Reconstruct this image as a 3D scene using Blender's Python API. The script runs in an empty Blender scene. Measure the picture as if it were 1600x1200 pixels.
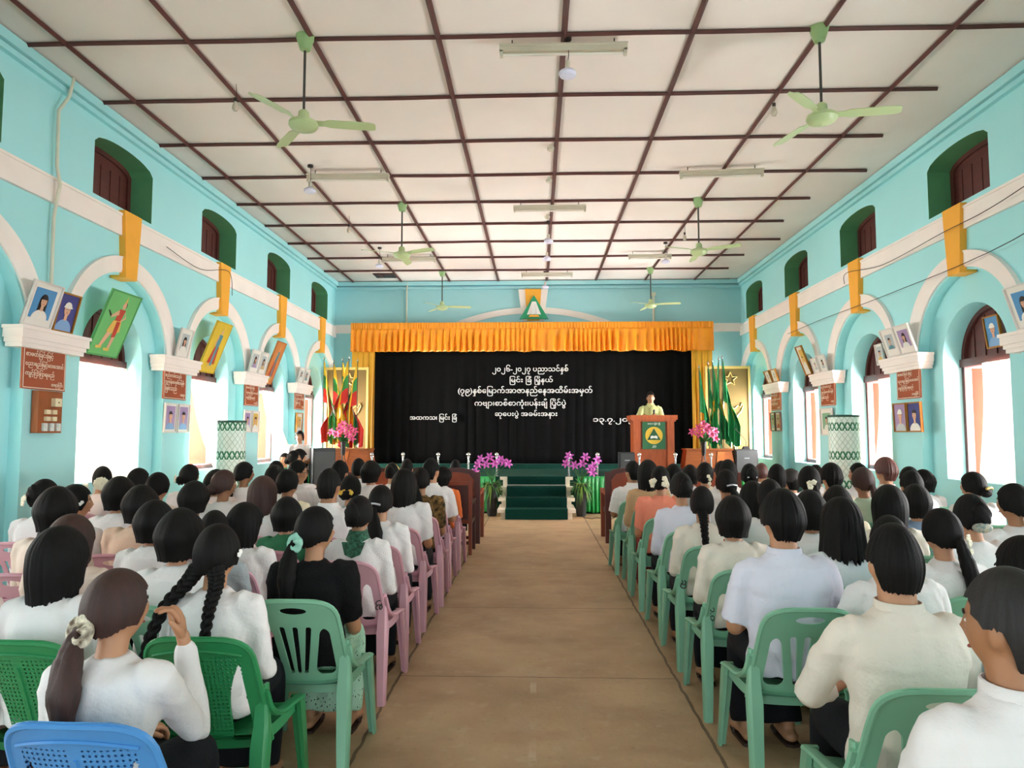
import bpy, math, random
from math import pi, sin, cos, sqrt, radians, exp
from mathutils import Vector, Matrix, noise
random.seed(7)
SC = bpy.context.scene
COL = SC.collection

# ------------------------------------------------------------------ camera, world, light, exposure
cam = bpy.data.cameras.new('camera')
cam.sensor_fit = 'HORIZONTAL'; cam.sensor_width = 36.0; cam.lens = 1108.5 * 36 / 1600
cam.clip_start = 0.05; cam.clip_end = 200
camo = bpy.data.objects.new('camera', cam); COL.objects.link(camo)
camo.location = (0, 0, 1.55); camo.rotation_euler = (pi / 2 + 0.0697, 0, 0.0341)
SC.camera = camo

W = bpy.data.worlds.new('world'); SC.world = W; W.use_nodes = True
bg = W.node_tree.nodes['Background']
bg.inputs[0].default_value = (0.86, 0.93, 1.0, 1); bg.inputs[1].default_value = 2.2

SC.view_settings.view_transform = 'Standard'; SC.view_settings.look = 'None'
SC.view_settings.gamma = 1.0; SC.view_settings.use_curve_mapping = False
SC.view_settings.exposure = 1.08
SC.cycles.use_denoising = True
SC.cycles.max_bounces = 9; SC.cycles.diffuse_bounces = 6; SC.cycles.glossy_bounces = 3
SC.cycles.transmission_bounces = 6; SC.cycles.transparent_max_bounces = 8
SC.cycles.caustics_reflective = False; SC.cycles.caustics_refractive = False
SC.cycles.sample_clamp_indirect = 6.0

XW = 5.08                       # half width of the hall
H = 5.38                        # ceiling height
YF = 17.6                       # far wall
BAYS_L = [8.50 + 2.64 * k for k in range(-4, 4)]
BAYS_R = [8.56 + 2.66 * k for k in range(-4, 4)]

def area_light(name, loc, rot, sx, sy, power, col=(1, 1, 1)):
    l = bpy.data.lights.new(name, 'AREA'); l.shape = 'RECTANGLE'; l.size = sx; l.size_y = sy
    l.energy = power; l.color = col
    o = bpy.data.objects.new(name, l); COL.objects.link(o); o.location = loc; o.rotation_euler = rot
    return o
BAY_GAIN = [0, .12, .3, .8, 1, 1.2, 1.4, 1.45]      # lamp strength per bay, cut near the camera and boosted toward the stage
for k, f in enumerate(BAY_GAIN):    # daylight outside each tall window, sky plus sunlit ground
    if f == 0: continue
    area_light('window_daylight', (-XW - 1.55, BAYS_L[k], 1.7), (0, -pi / 2 - .3, 0), 2.5, 1.9, 560 * f, (1, 0.96, 0.9))
    area_light('window_daylight', (XW + 1.55, BAYS_R[k], 1.7), (0, pi / 2 + .3, 0), 2.5, 1.9, 580 * f, (1, 0.98, 0.96))
area_light('rear_fill', (0, -5.6, 1.9), (pi / 2, 0, 0), 7.0, 3.2, 14, (1, 0.98, 0.95))  # added fill lamp behind the camera, lights the audience's backs

# ------------------------------------------------------------------ materials
def lin(h):
    h = h.lstrip('#'); r = []
    for k in (0, 2, 4):
        c = int(h[k:k + 2], 16) / 255
        r.append(c / 12.92 if c <= 0.04045 else ((c + 0.055) / 1.055) ** 2.4)
    return (r[0], r[1], r[2], 1)
MATS = {}
def pm(name, col, rough=0.6, var=0.12, scale=6.0, bump=0.0, bscale=60.0, metal=0.0, stretch=None, dark=None, trans=0.0, spec=0.5):
    """procedural material: two tones mixed by noise, optional noise bump"""
    if name in MATS: return MATS[name]
    m = bpy.data.materials.new(name); m.use_nodes = True; n = m.node_tree.nodes; L = m.node_tree.links
    b = n['Principled BSDF']; c = lin(col)
    tc = n.new('ShaderNodeTexCoord'); mp = n.new('ShaderNodeMapping'); L.new(tc.outputs['Object'], mp.inputs[0])
    if stretch: mp.inputs['Scale'].default_value = stretch
    nz = n.new('ShaderNodeTexNoise'); nz.inputs['Scale'].default_value = scale; nz.inputs['Detail'].default_value = 3
    L.new(mp.outputs[0], nz.inputs['Vector'])
    r = n.new('ShaderNodeValToRGB'); r.color_ramp.elements[0].position = 0.32; r.color_ramp.elements[1].position = 0.68
    d = lin(dark) if dark else tuple(x * (1 - var) for x in c[:3]) + (1,)
    r.color_ramp.elements[0].color = d; r.color_ramp.elements[1].color = c
    L.new(nz.outputs['Fac'], r.inputs[0]); L.new(r.outputs[0], b.inputs['Base Color'])
    b.inputs['Roughness'].default_value = rough; b.inputs['Metallic'].default_value = metal
    b.inputs['Specular IOR Level'].default_value = spec
    if bump:
        n2 = n.new('ShaderNodeTexNoise'); n2.inputs['Scale'].default_value = bscale; n2.inputs['Detail'].default_value = 4
        L.new(mp.outputs[0], n2.inputs['Vector'])
        bp = n.new('ShaderNodeBump'); bp.inputs['Strength'].default_value = bump; bp.inputs['Distance'].default_value = 0.01
        L.new(n2.outputs['Fac'], bp.inputs['Height']); L.new(bp.outputs[0], b.inputs['Normal'])
    if trans:
        t = n.new('ShaderNodeBsdfTranslucent'); L.new(r.outputs[0], t.inputs['Color'])
        mx = n.new('ShaderNodeMixShader'); mx.inputs[0].default_value = trans
        L.new(b.outputs[0], mx.inputs[1]); L.new(t.outputs[0], mx.inputs[2]); L.new(mx.outputs[0], n['Material Output'].inputs[0])
    MATS[name] = m
    return m
def emit_mat(name, col, strength):
    m = pm(name, col, 0.4, 0.03); b = m.node_tree.nodes['Principled BSDF']
    b.inputs['Emission Color'].default_value = lin(col); b.inputs['Emission Strength'].default_value = strength
    return m

M_WALL = pm('turquoise_wall_paint', 'a6e4e9', 0.75, 0.04, 1.3, 0.12, 90)
M_WALLF = pm('turquoise_far_wall_paint', 'a4dae2', 0.75, 0.06, 1.0, 0.12, 90)
M_TRIM = pm('white_trim_paint', 'f3ebe6', 0.7, 0.05, 3.0, 0.1, 70)
M_KEY = pm('orange_keystone_paint', 'f2ac33', 0.6, 0.06, 4)
M_REV = pm('green_reveal_paint', '5a9e70', 0.6, 0.12, 3)
M_BROWN = pm('dark_red_brown_wood', '5b2a26', 0.5, 0.25, 3, 0.15, 40, stretch=(1, 1, 6))
M_BATTEN = pm('batten_wood', '5a302b', 0.6, 0.25, 5)
M_SALMON = pm('salmon_shutter_paint', 'b04a36', 0.5, 0.08, 3)
M_CURT = pm('white_window_curtain', 'fffaf0', 0.8, 0.03, 8, trans=0.55)
M_ORANGE = pm('orange_satin', 'fb9f1a', 0.42, 0.12, 3, spec=0.6)
M_YELLOW = pm('yellow_satin', 'fbb824', 0.45, 0.08, 3, spec=0.6)
M_BLACK = pm('black_backdrop_cloth', '0c0c0d', 0.9, 0.3, 3, spec=0.15)
M_LETTER = pm('white_letter_foam', 'f4f4f2', 0.6, 0.03)
M_CARPET = pm('dark_green_carpet', '0f3b33', 0.95, 0.3, 30, 0.4, 200, spec=0.1)
M_DECK = pm('green_stage_carpet', '1c4a40', 0.9, 0.25, 6, 0.2, 120, spec=0.15)
M_SKIRT = pm('green_satin_skirt', '1fa34e', 0.35, 0.15, 3, spec=0.6)
M_CONC = pm('pale_concrete', 'ece0cc', 0.8, 0.12, 5, 0.2, 60)
M_WOOD = pm('red_brown_wood', '8a3d20', 0.38, 0.3, 4, 0.08, 30, stretch=(1, 6, 1))
M_WOODL = pm('lectern_wood', 'b65c30', 0.4, 0.25, 5, 0.08, 30, stretch=(6, 1, 1))
M_WOODD = pm('dark_carved_wood', '4a1a12', 0.35, 0.3, 5, 0.1, 40)
M_TABLE = pm('amber_table_wood', '96501f', 0.4, 0.25, 5, stretch=(1, 1, 6))
M_CHROME = pm('chrome', 'd8d8d8', 0.15, 0.03, metal=1.0)
M_STEEL = pm('painted_steel_pole', 'b9c0c4', 0.4, 0.05, metal=0.6)
M_SPK = pm('black_speaker_vinyl', '2c2f32', 0.6, 0.2, 20, 0.2, 200)
M_GRILL = pm('dark_speaker_grille', '44484a', 0.55, 0.25, 90, 0.3, 300)
M_GOLD = pm('gold_board', '75602f', 0.55, 0.12, 2, metal=0.0)
M_GOLDL = pm('pale_gold_outline', 'e8c879', 0.4, 0.05, metal=0.2)
M_FAN = pm('pale_green_fan_enamel', 'b6c896', 0.35, 0.06, 4)
M_FAND = pm('fan_green_cup', '8fb07a', 0.4, 0.06, 4)
M_ROD = pm('dark_fan_rod', '3b3a36', 0.4, 0.1)
M_TUBEH = pm('grey_tube_housing', 'cfc8b6', 0.5, 0.1, 5)
M_TUBE = pm('unlit_tube_glass', 'e9e4da', 0.25, 0.03)
M_LED = pm('unlit_led_bulb', 'dcdcf2', 0.3, 0.03)
M_CORD = pm('black_cord', '26201e', 0.6, 0.1)
M_PLAQ = pm('brown_plaque_paint', '9c4a26', 0.55, 0.08, 4)
M_PLAQT = pm('plaque_white_lettering', 'e9d9c6', 0.6, 0.03)
M_FRW = pm('white_picture_frame', 'dcd8d4', 0.45, 0.05)
M_FRG = pm('gold_picture_frame', 'a87327', 0.4, 0.12, 8, metal=0.3)
M_FRK = pm('dark_picture_frame', '4a3322', 0.45, 0.1)
M_PVC = pm('pale_conduit', 'd5d6c4', 0.5, 0.06)
M_LEAF = pm('leaf_green', '2f6b2c', 0.5, 0.25, 8)
M_LEAFY = pm('grass_leaf', '6f8f35', 0.5, 0.25, 8)
M_PINK = pm('pink_lily_petal', 'dd5588', 0.5, 0.2, 20)
M_MAGENTA = pm('magenta_lily_petal', 'cf5fc0', 0.5, 0.2, 20)
M_POT = pm('dark_plant_pot', '120f0d', 0.6, 0.1)

# ------------------------------------------------------------------ mesh builder
def rot_to(d):
    return Vector((0, 0, 1)).rotation_difference(Vector(d).normalized()).to_matrix()
def spline(pts, n=5):
    P = [Vector(p) for p in pts]; out = []
    if len(P) < 3:
        return P
    for i in range(len(P) - 1):
        a = P[max(i - 1, 0)]; b = P[i]; c = P[i + 1]; d = P[min(i + 2, len(P) - 1)]
        for k in range(n):
            t = k / n
            out.append(0.5 * ((2 * b) + (c - a) * t + (2 * a - 5 * b + 4 * c - d) * t * t + (3 * b - a - 3 * c + d) * t ** 3))
    out.append(P[-1]); return out
class MB:
    def __init__(s): s.v = []; s.f = []; s.m = []; s.mi = 0
    def vert(s, p): s.v.append(tuple(p)); return len(s.v) - 1
    def face(s, ids, m=None): s.f.append(tuple(ids)); s.m.append(s.mi if m is None else m)
    def poly(s, pts, m=None): s.face([s.vert(p) for p in pts], m)
    def box(s, c, d, rot=None, m=None, taper=(1, 1)):
        """centre c, full size d; taper scales the top in x and y"""
        c = Vector(c); ids = []
        for z in (-1, 1):
            for x, y in ((-1, -1), (1, -1), (1, 1), (-1, 1)):
                k = taper if z > 0 else (1, 1)
                p = Vector((x * d[0] / 2 * k[0], y * d[1] / 2 * k[1], z * d[2] / 2))
                ids.append(s.vert(c + (rot @ p if rot else p)))
        for q in ((3, 2, 1, 0), (4, 5, 6, 7), (0, 1, 5, 4), (1, 2, 6, 5), (2, 3, 7, 6), (3, 0, 4, 7)):
            s.face([ids[k] for k in q], m)
    def loft(s, rings, cap=True, m=None, closed=True):
        idx = [[s.vert(p) for p in r] for r in rings]; n = len(rings[0])
        for a, b in zip(idx, idx[1:]):
            for k in range(n if closed else n - 1):
                s.face((a[k], a[(k + 1) % n], b[(k + 1) % n], b[k]), m)
        if cap and closed:
            s.face(idx[0][::-1], m); s.face(idx[-1], m)
    def tube(s, pts, r, n=8, m=None, sm=0, round_ends=False, flat=None):
        """tube along pts; r a number or a list; flat=(a,b) scales the section along two axes"""
        P = [Vector(p) for p in pts]
        R = list(r) if isinstance(r, (list, tuple)) else [r] * len(P)
        if sm:
            k = len(P); Q = spline(P, sm)
            RR = []
            for i in range(len(Q)):
                t = i / (len(Q) - 1) * (k - 1); a = min(int(t), k - 2); RR.append(R[a] + (R[a + 1] - R[a]) * (t - a))
            P, R = Q, RR
        rings = []; prev = None
        for i, p in enumerate(P):
            d = (P[min(i + 1, len(P) - 1)] - P[max(i - 1, 0)])
            if d.length < 1e-9: d = Vector((0, 0, 1))
            d.normalize()
            if prev is None:
                u = d.cross(Vector((0, 0, 1)) if abs(d.z) < 0.9 else Vector((1, 0, 0))).normalized()
            else:
                u = (prev - d * prev.dot(d)).normalized()
            w = d.cross(u); prev = u
            fa, fb = flat or (1, 1)
            rings.append((p, u, w, R[i], d, fa, fb))
        def ring(p, u, w, rr, fa, fb):
            return [p + u * (cos(2 * pi * k / n) * rr * fa) + w * (sin(2 * pi * k / n) * rr * fb) for k in range(n)]
        out = []
        if round_ends:
            p, u, w, rr, d, fa, fb = rings[0]
            for q in (0.95, 0.6): out.append(ring(p - d * rr * q, u, w, rr * sqrt(1 - q * q), fa, fb))
        for p, u, w, rr, d, fa, fb in rings: out.append(ring(p, u, w, rr, fa, fb))
        if round_ends:
            p, u, w, rr, d, fa, fb = rings[-1]
            for q in (0.6, 0.95): out.append(ring(p + d * rr * q, u, w, rr * sqrt(1 - q * q), fa, fb))
        s.loft(out, True, m)
    def ball(s, c, r, nu=16, nv=10, m=None, rot=None, fn=None):
        c = Vector(c); r = (r, r, r) if isinstance(r, (int, float)) else r
        rings = []
        for j in range(1, nv):
            ph = pi * j / nv
            ring = []
            for k in range(nu):
                th = 2 * pi * k / nu
                p = Vector((sin(ph) * cos(th), sin(ph) * sin(th), -cos(ph)))
                p = fn(p) if fn else Vector((p.x * r[0], p.y * r[1], p.z * r[2]))
                ring.append(c + (rot @ p if rot else p))
            rings.append(ring)
        s.loft(rings, False, m)
        n0 = len(s.v) - nu * (nv - 1)
        def pole(z):
            p = Vector((0, 0, z)); p = fn(p) if fn else Vector((0, 0, z * r[2]))
            return s.vert(c + (rot @ p if rot else p))
        a = pole(-1); b = pole(1)
        for k in range(nu):
            s.face((a, n0 + (k + 1) % nu, n0 + k), m)
            t = n0 + nu * (nv - 2); s.face((b, t + k, t + (k + 1) % nu), m)
    def lathe(s, prof, c=(0, 0, 0), n=20, m=None, rot=None):
        c = Vector(c); rings = []
        for r, z in prof:
            ring = []
            for k in range(n):
                p = Vector((r * cos(2 * pi * k / n), r * sin(2 * pi * k / n), z)); ring.append(c + (rot @ p if rot else p))
            rings.append(ring)
        s.loft(rings, True, m)
    def prism(s, pts, vec, m=None):
        """extrude a planar polygon (3D points) along vec, capped"""
        vec = Vector(vec); a = [s.vert(p) for p in pts]; b = [s.vert(Vector(p) + vec) for p in pts]; n = len(a)
        s.face(a[::-1], m); s.face(b, m)
        for k in range(n): s.face((a[k], a[(k + 1) % n], b[(k + 1) % n], b[k]), m)
    def add(s, o, M=None, m=None):
        k = len(s.v)
        s.v += [tuple(M @ Vector(p)) if M else p for p in o.v]
        s.f += [tuple(i + k for i in f) for f in o.f]; s.m += [m if m is not None else q for q in o.m]
    def mesh(s, name, mats, smooth=True, angle=40):
        me = bpy.data.meshes.new(name); me.from_pydata(s.v, [], s.f); me.update()
        mats = mats if isinstance(mats, (list, tuple)) else [mats]
        for x in mats: me.materials.append(x)
        if len(mats) > 1: me.polygons.foreach_set('material_index', s.m)
        fix(me, smooth, angle)
        return me
def fix(me, smooth=True, angle=40):
    import bmesh
    b = bmesh.new(); b.from_mesh(me); bmesh.ops.recalc_face_normals(b, faces=b.faces)
    for f in b.faces: f.smooth = smooth
    if smooth and angle < 180:
        a = radians(angle)
        for e in b.edges:
            if len(e.link_faces) == 2: e.smooth = e.calc_face_angle(0) < a
    b.to_mesh(me); b.free(); me.update()
def link(name, me, parent=None, loc=None, rz=None):
    o = bpy.data.objects.new(name, me); COL.objects.link(o)
    if parent: o.parent = parent
    if loc is not None: o.location = loc
    if rz is not None: o.rotation_euler = (0, 0, rz)
    return o
def obj(name, mb, mats, parent=None, smooth=True, angle=40, loc=None):
    return link(name, mb.mesh(name, mats, smooth, angle), parent, loc)
def tag(o, label, cat, group=None):
    o['label'] = label; o['category'] = cat
    if group: o['group'] = group
    return o
def thing(name, label, cat, loc=(0, 0, 0), rz=0, group=None, scale=1):
    o = bpy.data.objects.new(name, None); COL.objects.link(o); o.empty_display_size = 0.1
    o.location = loc; o.rotation_euler = (0, 0, rz); o.scale = (scale,) * 3
    return tag(o, label, cat, group)
def struct(name, mb, mats, smooth=False, angle=40, parent=None):
    o = obj(name, mb, mats, parent, smooth, angle)
    if not parent: o['kind'] = 'structure'
    return o
def remesh(mb, name, mats, vox=0.012, it=6, fac=0.5, post=None):
    me = bpy.data.meshes.new('t'); me.from_pydata(mb.v, [], mb.f); me.update(); fix(me)
    o = bpy.data.objects.new('t', me); COL.objects.link(o)
    r = o.modifiers.new('r', 'REMESH'); r.mode = 'VOXEL'; r.voxel_size = vox
    s = o.modifiers.new('s', 'SMOOTH'); s.iterations = it; s.factor = fac
    dg = bpy.context.evaluated_depsgraph_get()
    out = bpy.data.meshes.new_from_object(o.evaluated_get(dg))
    bpy.data.objects.remove(o); bpy.data.meshes.remove(me)
    if post:
        nn = [v.normal.copy() for v in out.vertices]
        for v, q in zip(out.vertices, nn): v.co = post(v.co.copy(), q)
    v = [tuple(x.co) for x in out.vertices]; f = [tuple(p.vertices) for p in out.polygons]
    bpy.data.meshes.remove(out)
    m = MB(); m.v = v; m.f = f; m.m = [0] * len(f)
    return m
def text_mesh(body, size, depth=0.004, bold=0.0, align='CENTER'):
    c = bpy.data.curves.new('t', 'FONT'); c.body = body; c.size = size; c.align_x = align; c.extrude = depth / 2
    c.resolution_u = 2; c.offset = bold
    o = bpy.data.objects.new('t', c); COL.objects.link(o)
    me = bpy.data.meshes.new_from_object(o.evaluated_get(bpy.context.evaluated_depsgraph_get()))
    bpy.data.objects.remove(o); bpy.data.curves.remove(c)
    m = MB(); m.v = [tuple(x.co) for x in me.vertices]; m.f = [tuple(p.vertices) for p in me.polygons]; m.m = [0] * len(m.f)
    bpy.data.meshes.remove(me)
    return m
def fit_text(body, w, h=None, depth=0.004, bold=0.0):
    """text in the XY plane fitted to width w (and height h), centred on the origin"""
    m = text_mesh(body, 1.0, depth, bold)
    xs = [p[0] for p in m.v]; ys = [p[1] for p in m.v]
    sx = w / (max(xs) - min(xs)); sy = h / (max(ys) - min(ys)) if h else sx
    cx = (max(xs) + min(xs)) / 2; cy = (max(ys) + min(ys)) / 2
    m.v = [((x - cx) * sx, (y - cy) * sy, z) for x, y, z in m.v]
    return m
def sheet(sdf, u0, u1, v0, v1, nu, nv, fn, th):
    """a shell cut to sdf<0 by marching squares, mapped by fn(u,v,w) with w=0..th across its thickness"""
    U = [u0 + (u1 - u0) * i / nu for i in range(nu + 1)]; V = [v0 + (v1 - v0) * j / nv for j in range(nv + 1)]
    D = [[sdf(u, v) for v in V] for u in U]
    pts = []; key = {}; cells = []
    def gid(k, p):
        if k not in key: key[k] = len(pts); pts.append(p)
        return key[k]
    for i in range(nu):
        for j in range(nv):
            cs = [(i, j), (i + 1, j), (i + 1, j + 1), (i, j + 1)]; poly = []
            for a in range(4):
                p, q = cs[a], cs[(a + 1) % 4]; da, db = D[p[0]][p[1]], D[q[0]][q[1]]
                if da < 0: poly.append(gid(p, (U[p[0]], V[p[1]])))
                if (da < 0) != (db < 0):
                    t = da / (da - db); t = min(max(t, 0.02), 0.98); k = (min(p, q), max(p, q))
                    poly.append(gid(k, (U[p[0]] + (U[q[0]] - U[p[0]]) * t, V[p[1]] + (V[q[1]] - V[p[1]]) * t)))
            if len(poly) > 2: cells.append(poly)
    m = MB(); n = len(pts)
    m.v = [tuple(fn(u, v, 0)) for u, v in pts] + [tuple(fn(u, v, th)) for u, v in pts]
    cnt = {}
    for c in cells:
        m.face(c); m.face([k + n for k in c[::-1]])
        for a, b in zip(c, c[1:] + c[:1]): cnt.setdefault((min(a, b), max(a, b)), []).append((a, b))
    for k, l in cnt.items():
        if len(l) == 1: a, b = l[0]; m.face((b, a, a + n, b + n))
    return m
def rbox(u, v, cu, cv, hu, hv, r):
    x = abs(u - cu) - hu + r; y = abs(v - cv) - hv + r
    return sqrt(max(x, 0) ** 2 + max(y, 0) ** 2) + min(max(x, y), 0) - r

# ------------------------------------------------------------------ room shell
def arch_fan(yc, a, b, sp, y0, y1, z1, n=28):
    """pairs (inner, outer) from the left spring over the crown to the right spring"""
    ph = [pi - pi * k / n for k in range(n + 1)]
    ph += [math.atan2(z1 - sp, y0 - yc), math.atan2(z1 - sp, y1 - yc)]
    ph = sorted(set(round(p, 6) for p in ph), reverse=True); out = []
    for p in ph:
        c, s = cos(p), max(sin(p), 0)
        r = 1 / sqrt((c / a) ** 2 + (s / b) ** 2)
        t = [1e9]
        if c < -1e-6: t.append((y0 - yc) / c)
        if c > 1e-6: t.append((y1 - yc) / c)
        if s > 1e-6: t.append((z1 - sp) / s)
        q = min(t); out.append(((yc + c * r, sp + s * r), (yc + c * q, sp + s * q)))
    return out
def opening(mb, P, y0, y1, z0, z1, yc, a, b, sp, sill, d, d2, mw, mr):
    """wall bay y0..y1, z0..z1 at depth d with an arched opening whose reveal runs to depth d2"""
    F = arch_fan(yc, a, b, sp, y0, y1, z1)
    inner = [(yc - a, sill)] + [f[0] for f in F] + [(yc + a, sill)]
    outer = [(y0, sill)] + [f[1] for f in F] + [(y1, sill)]
    I = [mb.vert(P(y, z, d)) for y, z in inner]; O = [mb.vert(P(y, z, d)) for y, z in outer]; R = [mb.vert(P(y, z, d2)) for y, z in inner]
    for k in range(len(I) - 1):
        mb.face((I[k], I[k + 1], O[k + 1], O[k]), mw); mb.face((I[k], R[k], R[k + 1], I[k + 1]), mr)
    if sill > z0 + 1e-6:
        mb.poly([P(y0, z0, d), P(y1, z0, d), P(y1, sill, d), P(y0, sill, d)], mw)
        mb.face((I[0], I[-1], R[-1], R[0]), mr)
SP_R, R_REC, R_WIN, SP_W, SILL = 2.50, 0.99, 0.64, 2.47, 0.98
UPW = 0.62
def side(sgn, bays, name, upo):
    P = lambda y, z, d: (sgn * (XW + d), y, z)
    m = MB(); step = bays[1] - bays[0]
    for k, yc in enumerate(bays):
        y0 = yc - step / 2 if k else -4.7; y1 = yc + step / 2 if k < len(bays) - 1 else YF
        opening(m, P, y0, y1, 0, 3.95, yc, R_REC, R_REC, SP_R, 0, 0, 0.13, 0, 0)
        opening(m, P, y0, y1, 0, 3.95, yc + 0.03, R_WIN, R_WIN, SP_W, SILL, 0.13, 0.62, 0, 0)
        opening(m, P, y0, y1, 3.95, H, yc + upo, UPW, 0.13, 4.93, 4.31, 0, 0.36, 0, 1)
        m.poly([P(yc + upo - .7, 4.2, .36), P(yc + upo + .7, 4.2, .36), P(yc + upo + .7, 5.15, .36), P(yc + upo - .7, 5.15, .36)], 1)
    return struct('wall_' + name, m, [M_WALL, M_REV])
side(-1, BAYS_L, 'left', -0.08); side(1, BAYS_R, 'right', 0.0)
# far wall with the proscenium opening
m = MB()
opening(m, lambda x, z, d: (x, YF + d, z), -XW - .7, XW + .7, 0, H, -0.07, 4.0, 2.0, 2.36, 0.0, 0, 0.4, 0, 0)
struct('wall_far', m, [M_WALLF])
m = MB(); m.box((0, 20.2, 2.7), (10.2, 0.1, 5.6)); m.box((-5.1, 19, 2.7), (0.1, 2.3, 5.6)); m.box((5.1, 19, 2.7), (0.1, 2.3, 5.6)); m.box((0, 19, 4.9), (10.2, 2.4, 0.1))
struct('wall_stage_recess', m, [M_BLACK])
m = MB(); m.box((-4.4, -4.75, 2.7), (1.6, 0.3, 5.4)); m.box((4.4, -4.75, 2.7), (1.6, 0.3, 5.4)); m.box((0, -4.75, 4.45), (7.2, 0.3, 1.9))
struct('wall_rear', m, [M_WALL])

def floor_mat():
    m = bpy.data.materials.new('worn_cement_floor'); m.use_nodes = True; n = m.node_tree.nodes; L = m.node_tree.links
    b = n['Principled BSDF']; tc = n.new('ShaderNodeTexCoord')
    def noise_(sc, det=5, vec=None):
        q = n.new('ShaderNodeTexNoise'); q.inputs['Scale'].default_value = sc; q.inputs['Detail'].default_value = det
        L.new(vec or tc.outputs['Object'], q.inputs['Vector']); return q.outputs['Fac']
    def math_(op, a, b_=None):
        q = n.new('ShaderNodeMath'); q.operation = op
        for i, x in enumerate((a, b_)):
            if x is None: continue
            if isinstance(x, (int, float)): q.inputs[i].default_value = x
            else: L.new(x, q.inputs[i])
        return q.outputs[0]
    def mix(f, a, c):
        q = n.new('ShaderNodeMix'); q.data_type = 'RGBA'
        L.new(f, q.inputs['Factor'])
        for s, x in ((6, a), (7, c)):
            if isinstance(x, tuple): q.inputs[s].default_value = x
            else: L.new(x, q.inputs[s])
        return q.outputs[2]
    def ramp(f, p0, p1):
        q = n.new('ShaderNodeMapRange'); L.new(f, q.inputs[0]); q.inputs[1].default_value = p0; q.inputs[2].default_value = p1
        return q.outputs[0]
    mp = n.new('ShaderNodeMapping'); L.new(tc.outputs['Object'], mp.inputs[0]); mp.inputs['Scale'].default_value = (0.9, 1.3, 1)
    col = mix(ramp(noise_(1.3), .3, .7), lin('a98b6a'), lin('c6a682'))
    col = mix(math_('MULTIPLY', ramp(noise_(2.2, 6, mp.outputs[0]), .48, .74), .5), col, lin('8a6a4c'))
    col = mix(math_('MULTIPLY', ramp(noise_(9, 6), .58, .75), .35), col, lin('d0bb9c'))
    col = mix(math_('MULTIPLY', ramp(noise_(26, 4), .6, .8), .4), col, lin('7c6044'))
    sx = n.new('ShaderNodeSeparateXYZ'); L.new(tc.outputs['Object'], sx.inputs[0])
    wob = math_('MULTIPLY', math_('SUBTRACT', noise_(6, 3), 0.5), 0.03)
    ax = math_('ABSOLUTE', math_('ADD', sx.outputs[0], wob))
    lx = math_('LESS_THAN', math_('ABSOLUTE', math_('SUBTRACT', ax, 0.88)), 0.009)
    yy = math_('FRACT', math_('DIVIDE', math_('ADD', math_('ADD', sx.outputs[1], wob), 8 * 1.8 - 2.84), 1.8))
    ly = math_('MULTIPLY', math_('LESS_THAN', yy, 0.006), math_('LESS_THAN', ax, 0.88))
    ln = math_('MAXIMUM', lx, ly)
    col = mix(math_('MULTIPLY', ln, 0.75), col, lin('4a3626'))
    chalk = math_('MULTIPLY', math_('LESS_THAN', math_('ABSOLUTE', math_('ADD', math_('ADD', sx.outputs[0], 0.02), wob)), .018), ramp(noise_(3.5, 5), .5, .65))
    col = mix(math_('MULTIPLY', chalk, math_('MULTIPLY', math_('LESS_THAN', sx.outputs[1], 4.64), .5)), col, lin('d8c9b0'))
    L.new(col, b.inputs['Base Color'])
    r = n.new('ShaderNodeMapRange'); L.new(noise_(5, 4), r.inputs[0]); r.inputs[3].default_value = .42; r.inputs[4].default_value = .7
    L.new(r.outputs[0], b.inputs['Roughness'])
    bp = n.new('ShaderNodeBump'); bp.inputs['Strength'].default_value = .25; bp.inputs['Distance'].default_value = .01
    L.new(math_('SUBTRACT', noise_(30, 4), math_('MULTIPLY', ln, 2.0)), bp.inputs['Height']); L.new(bp.outputs[0], b.inputs['Normal'])
    return m
m = MB(); m.box((0, 7.6, -0.1), (12.0, 25, 0.2)); struct('floor', m, [floor_mat()])
m = MB(); m.box((0, 7.6, -0.45), (60, 60, 0.1)); struct('ground', m, [pm('pale_yard_ground', 'cfc3ae', 0.9, 0.2, 0.8)])

M_CEIL = pm('white_ceiling_board', 'f1e7e2', 0.8, 0.08, 0.7, 0.05, 30)
m = MB(); m.box((0, 7.6, H + 0.06), (2 * XW + 1.4, 25, 0.12)); struct('ceiling', m, [M_CEIL])
ntr = 0
def trim(mb, mats, smooth=False):
    global ntr
    ntr += 1
    return struct('trim_%d' % ntr, mb, mats, smooth)
for i in range(-4, 4):          # long ceiling battens
    x = 0.277 + 1.22 * i; m = MB()
    ys = [-4.6 + 0.6 * k for k in range(37)] + [17.55]
    m.tube([(x + 0.012 * noise.noise((i * 3.1, y * .35, 0)), y, H - 0.015) for y in ys], 0.029, 4)
    trim(m, [M_BATTEN])
for j in range(-7, 10):         # cross battens, slightly bowed
    y = 6.556 + 1.22 * j; m = MB()
    x1 = 4.75 if j % 3 else 4.95
    xs = [-5.0 + 0.35 * k for k in range(40) if -5.0 + 0.35 * k < x1]
    m.tube([(x, y + 0.03 * noise.noise((x * .5, j * 7.7, 1)), H - 0.017 - 0.012 * abs(noise.noise((x * .9, j * 5.1, 3)))) for x in xs], 0.024, 4)
    trim(m, [M_BATTEN])
m = MB(); m.box((-3.64, 16.89, H - .004), (0.55, 0.5, 0.012)); m.mi = 1; m.box((-3.75, 16.8, H - .02), (0.05, 0.4, 0.03)); m.box((-3.64, 16.66, H - .02), (0.5, 0.04, 0.03))
struct('ceiling_hatch', m, [M_CORD, M_BATTEN])

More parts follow.
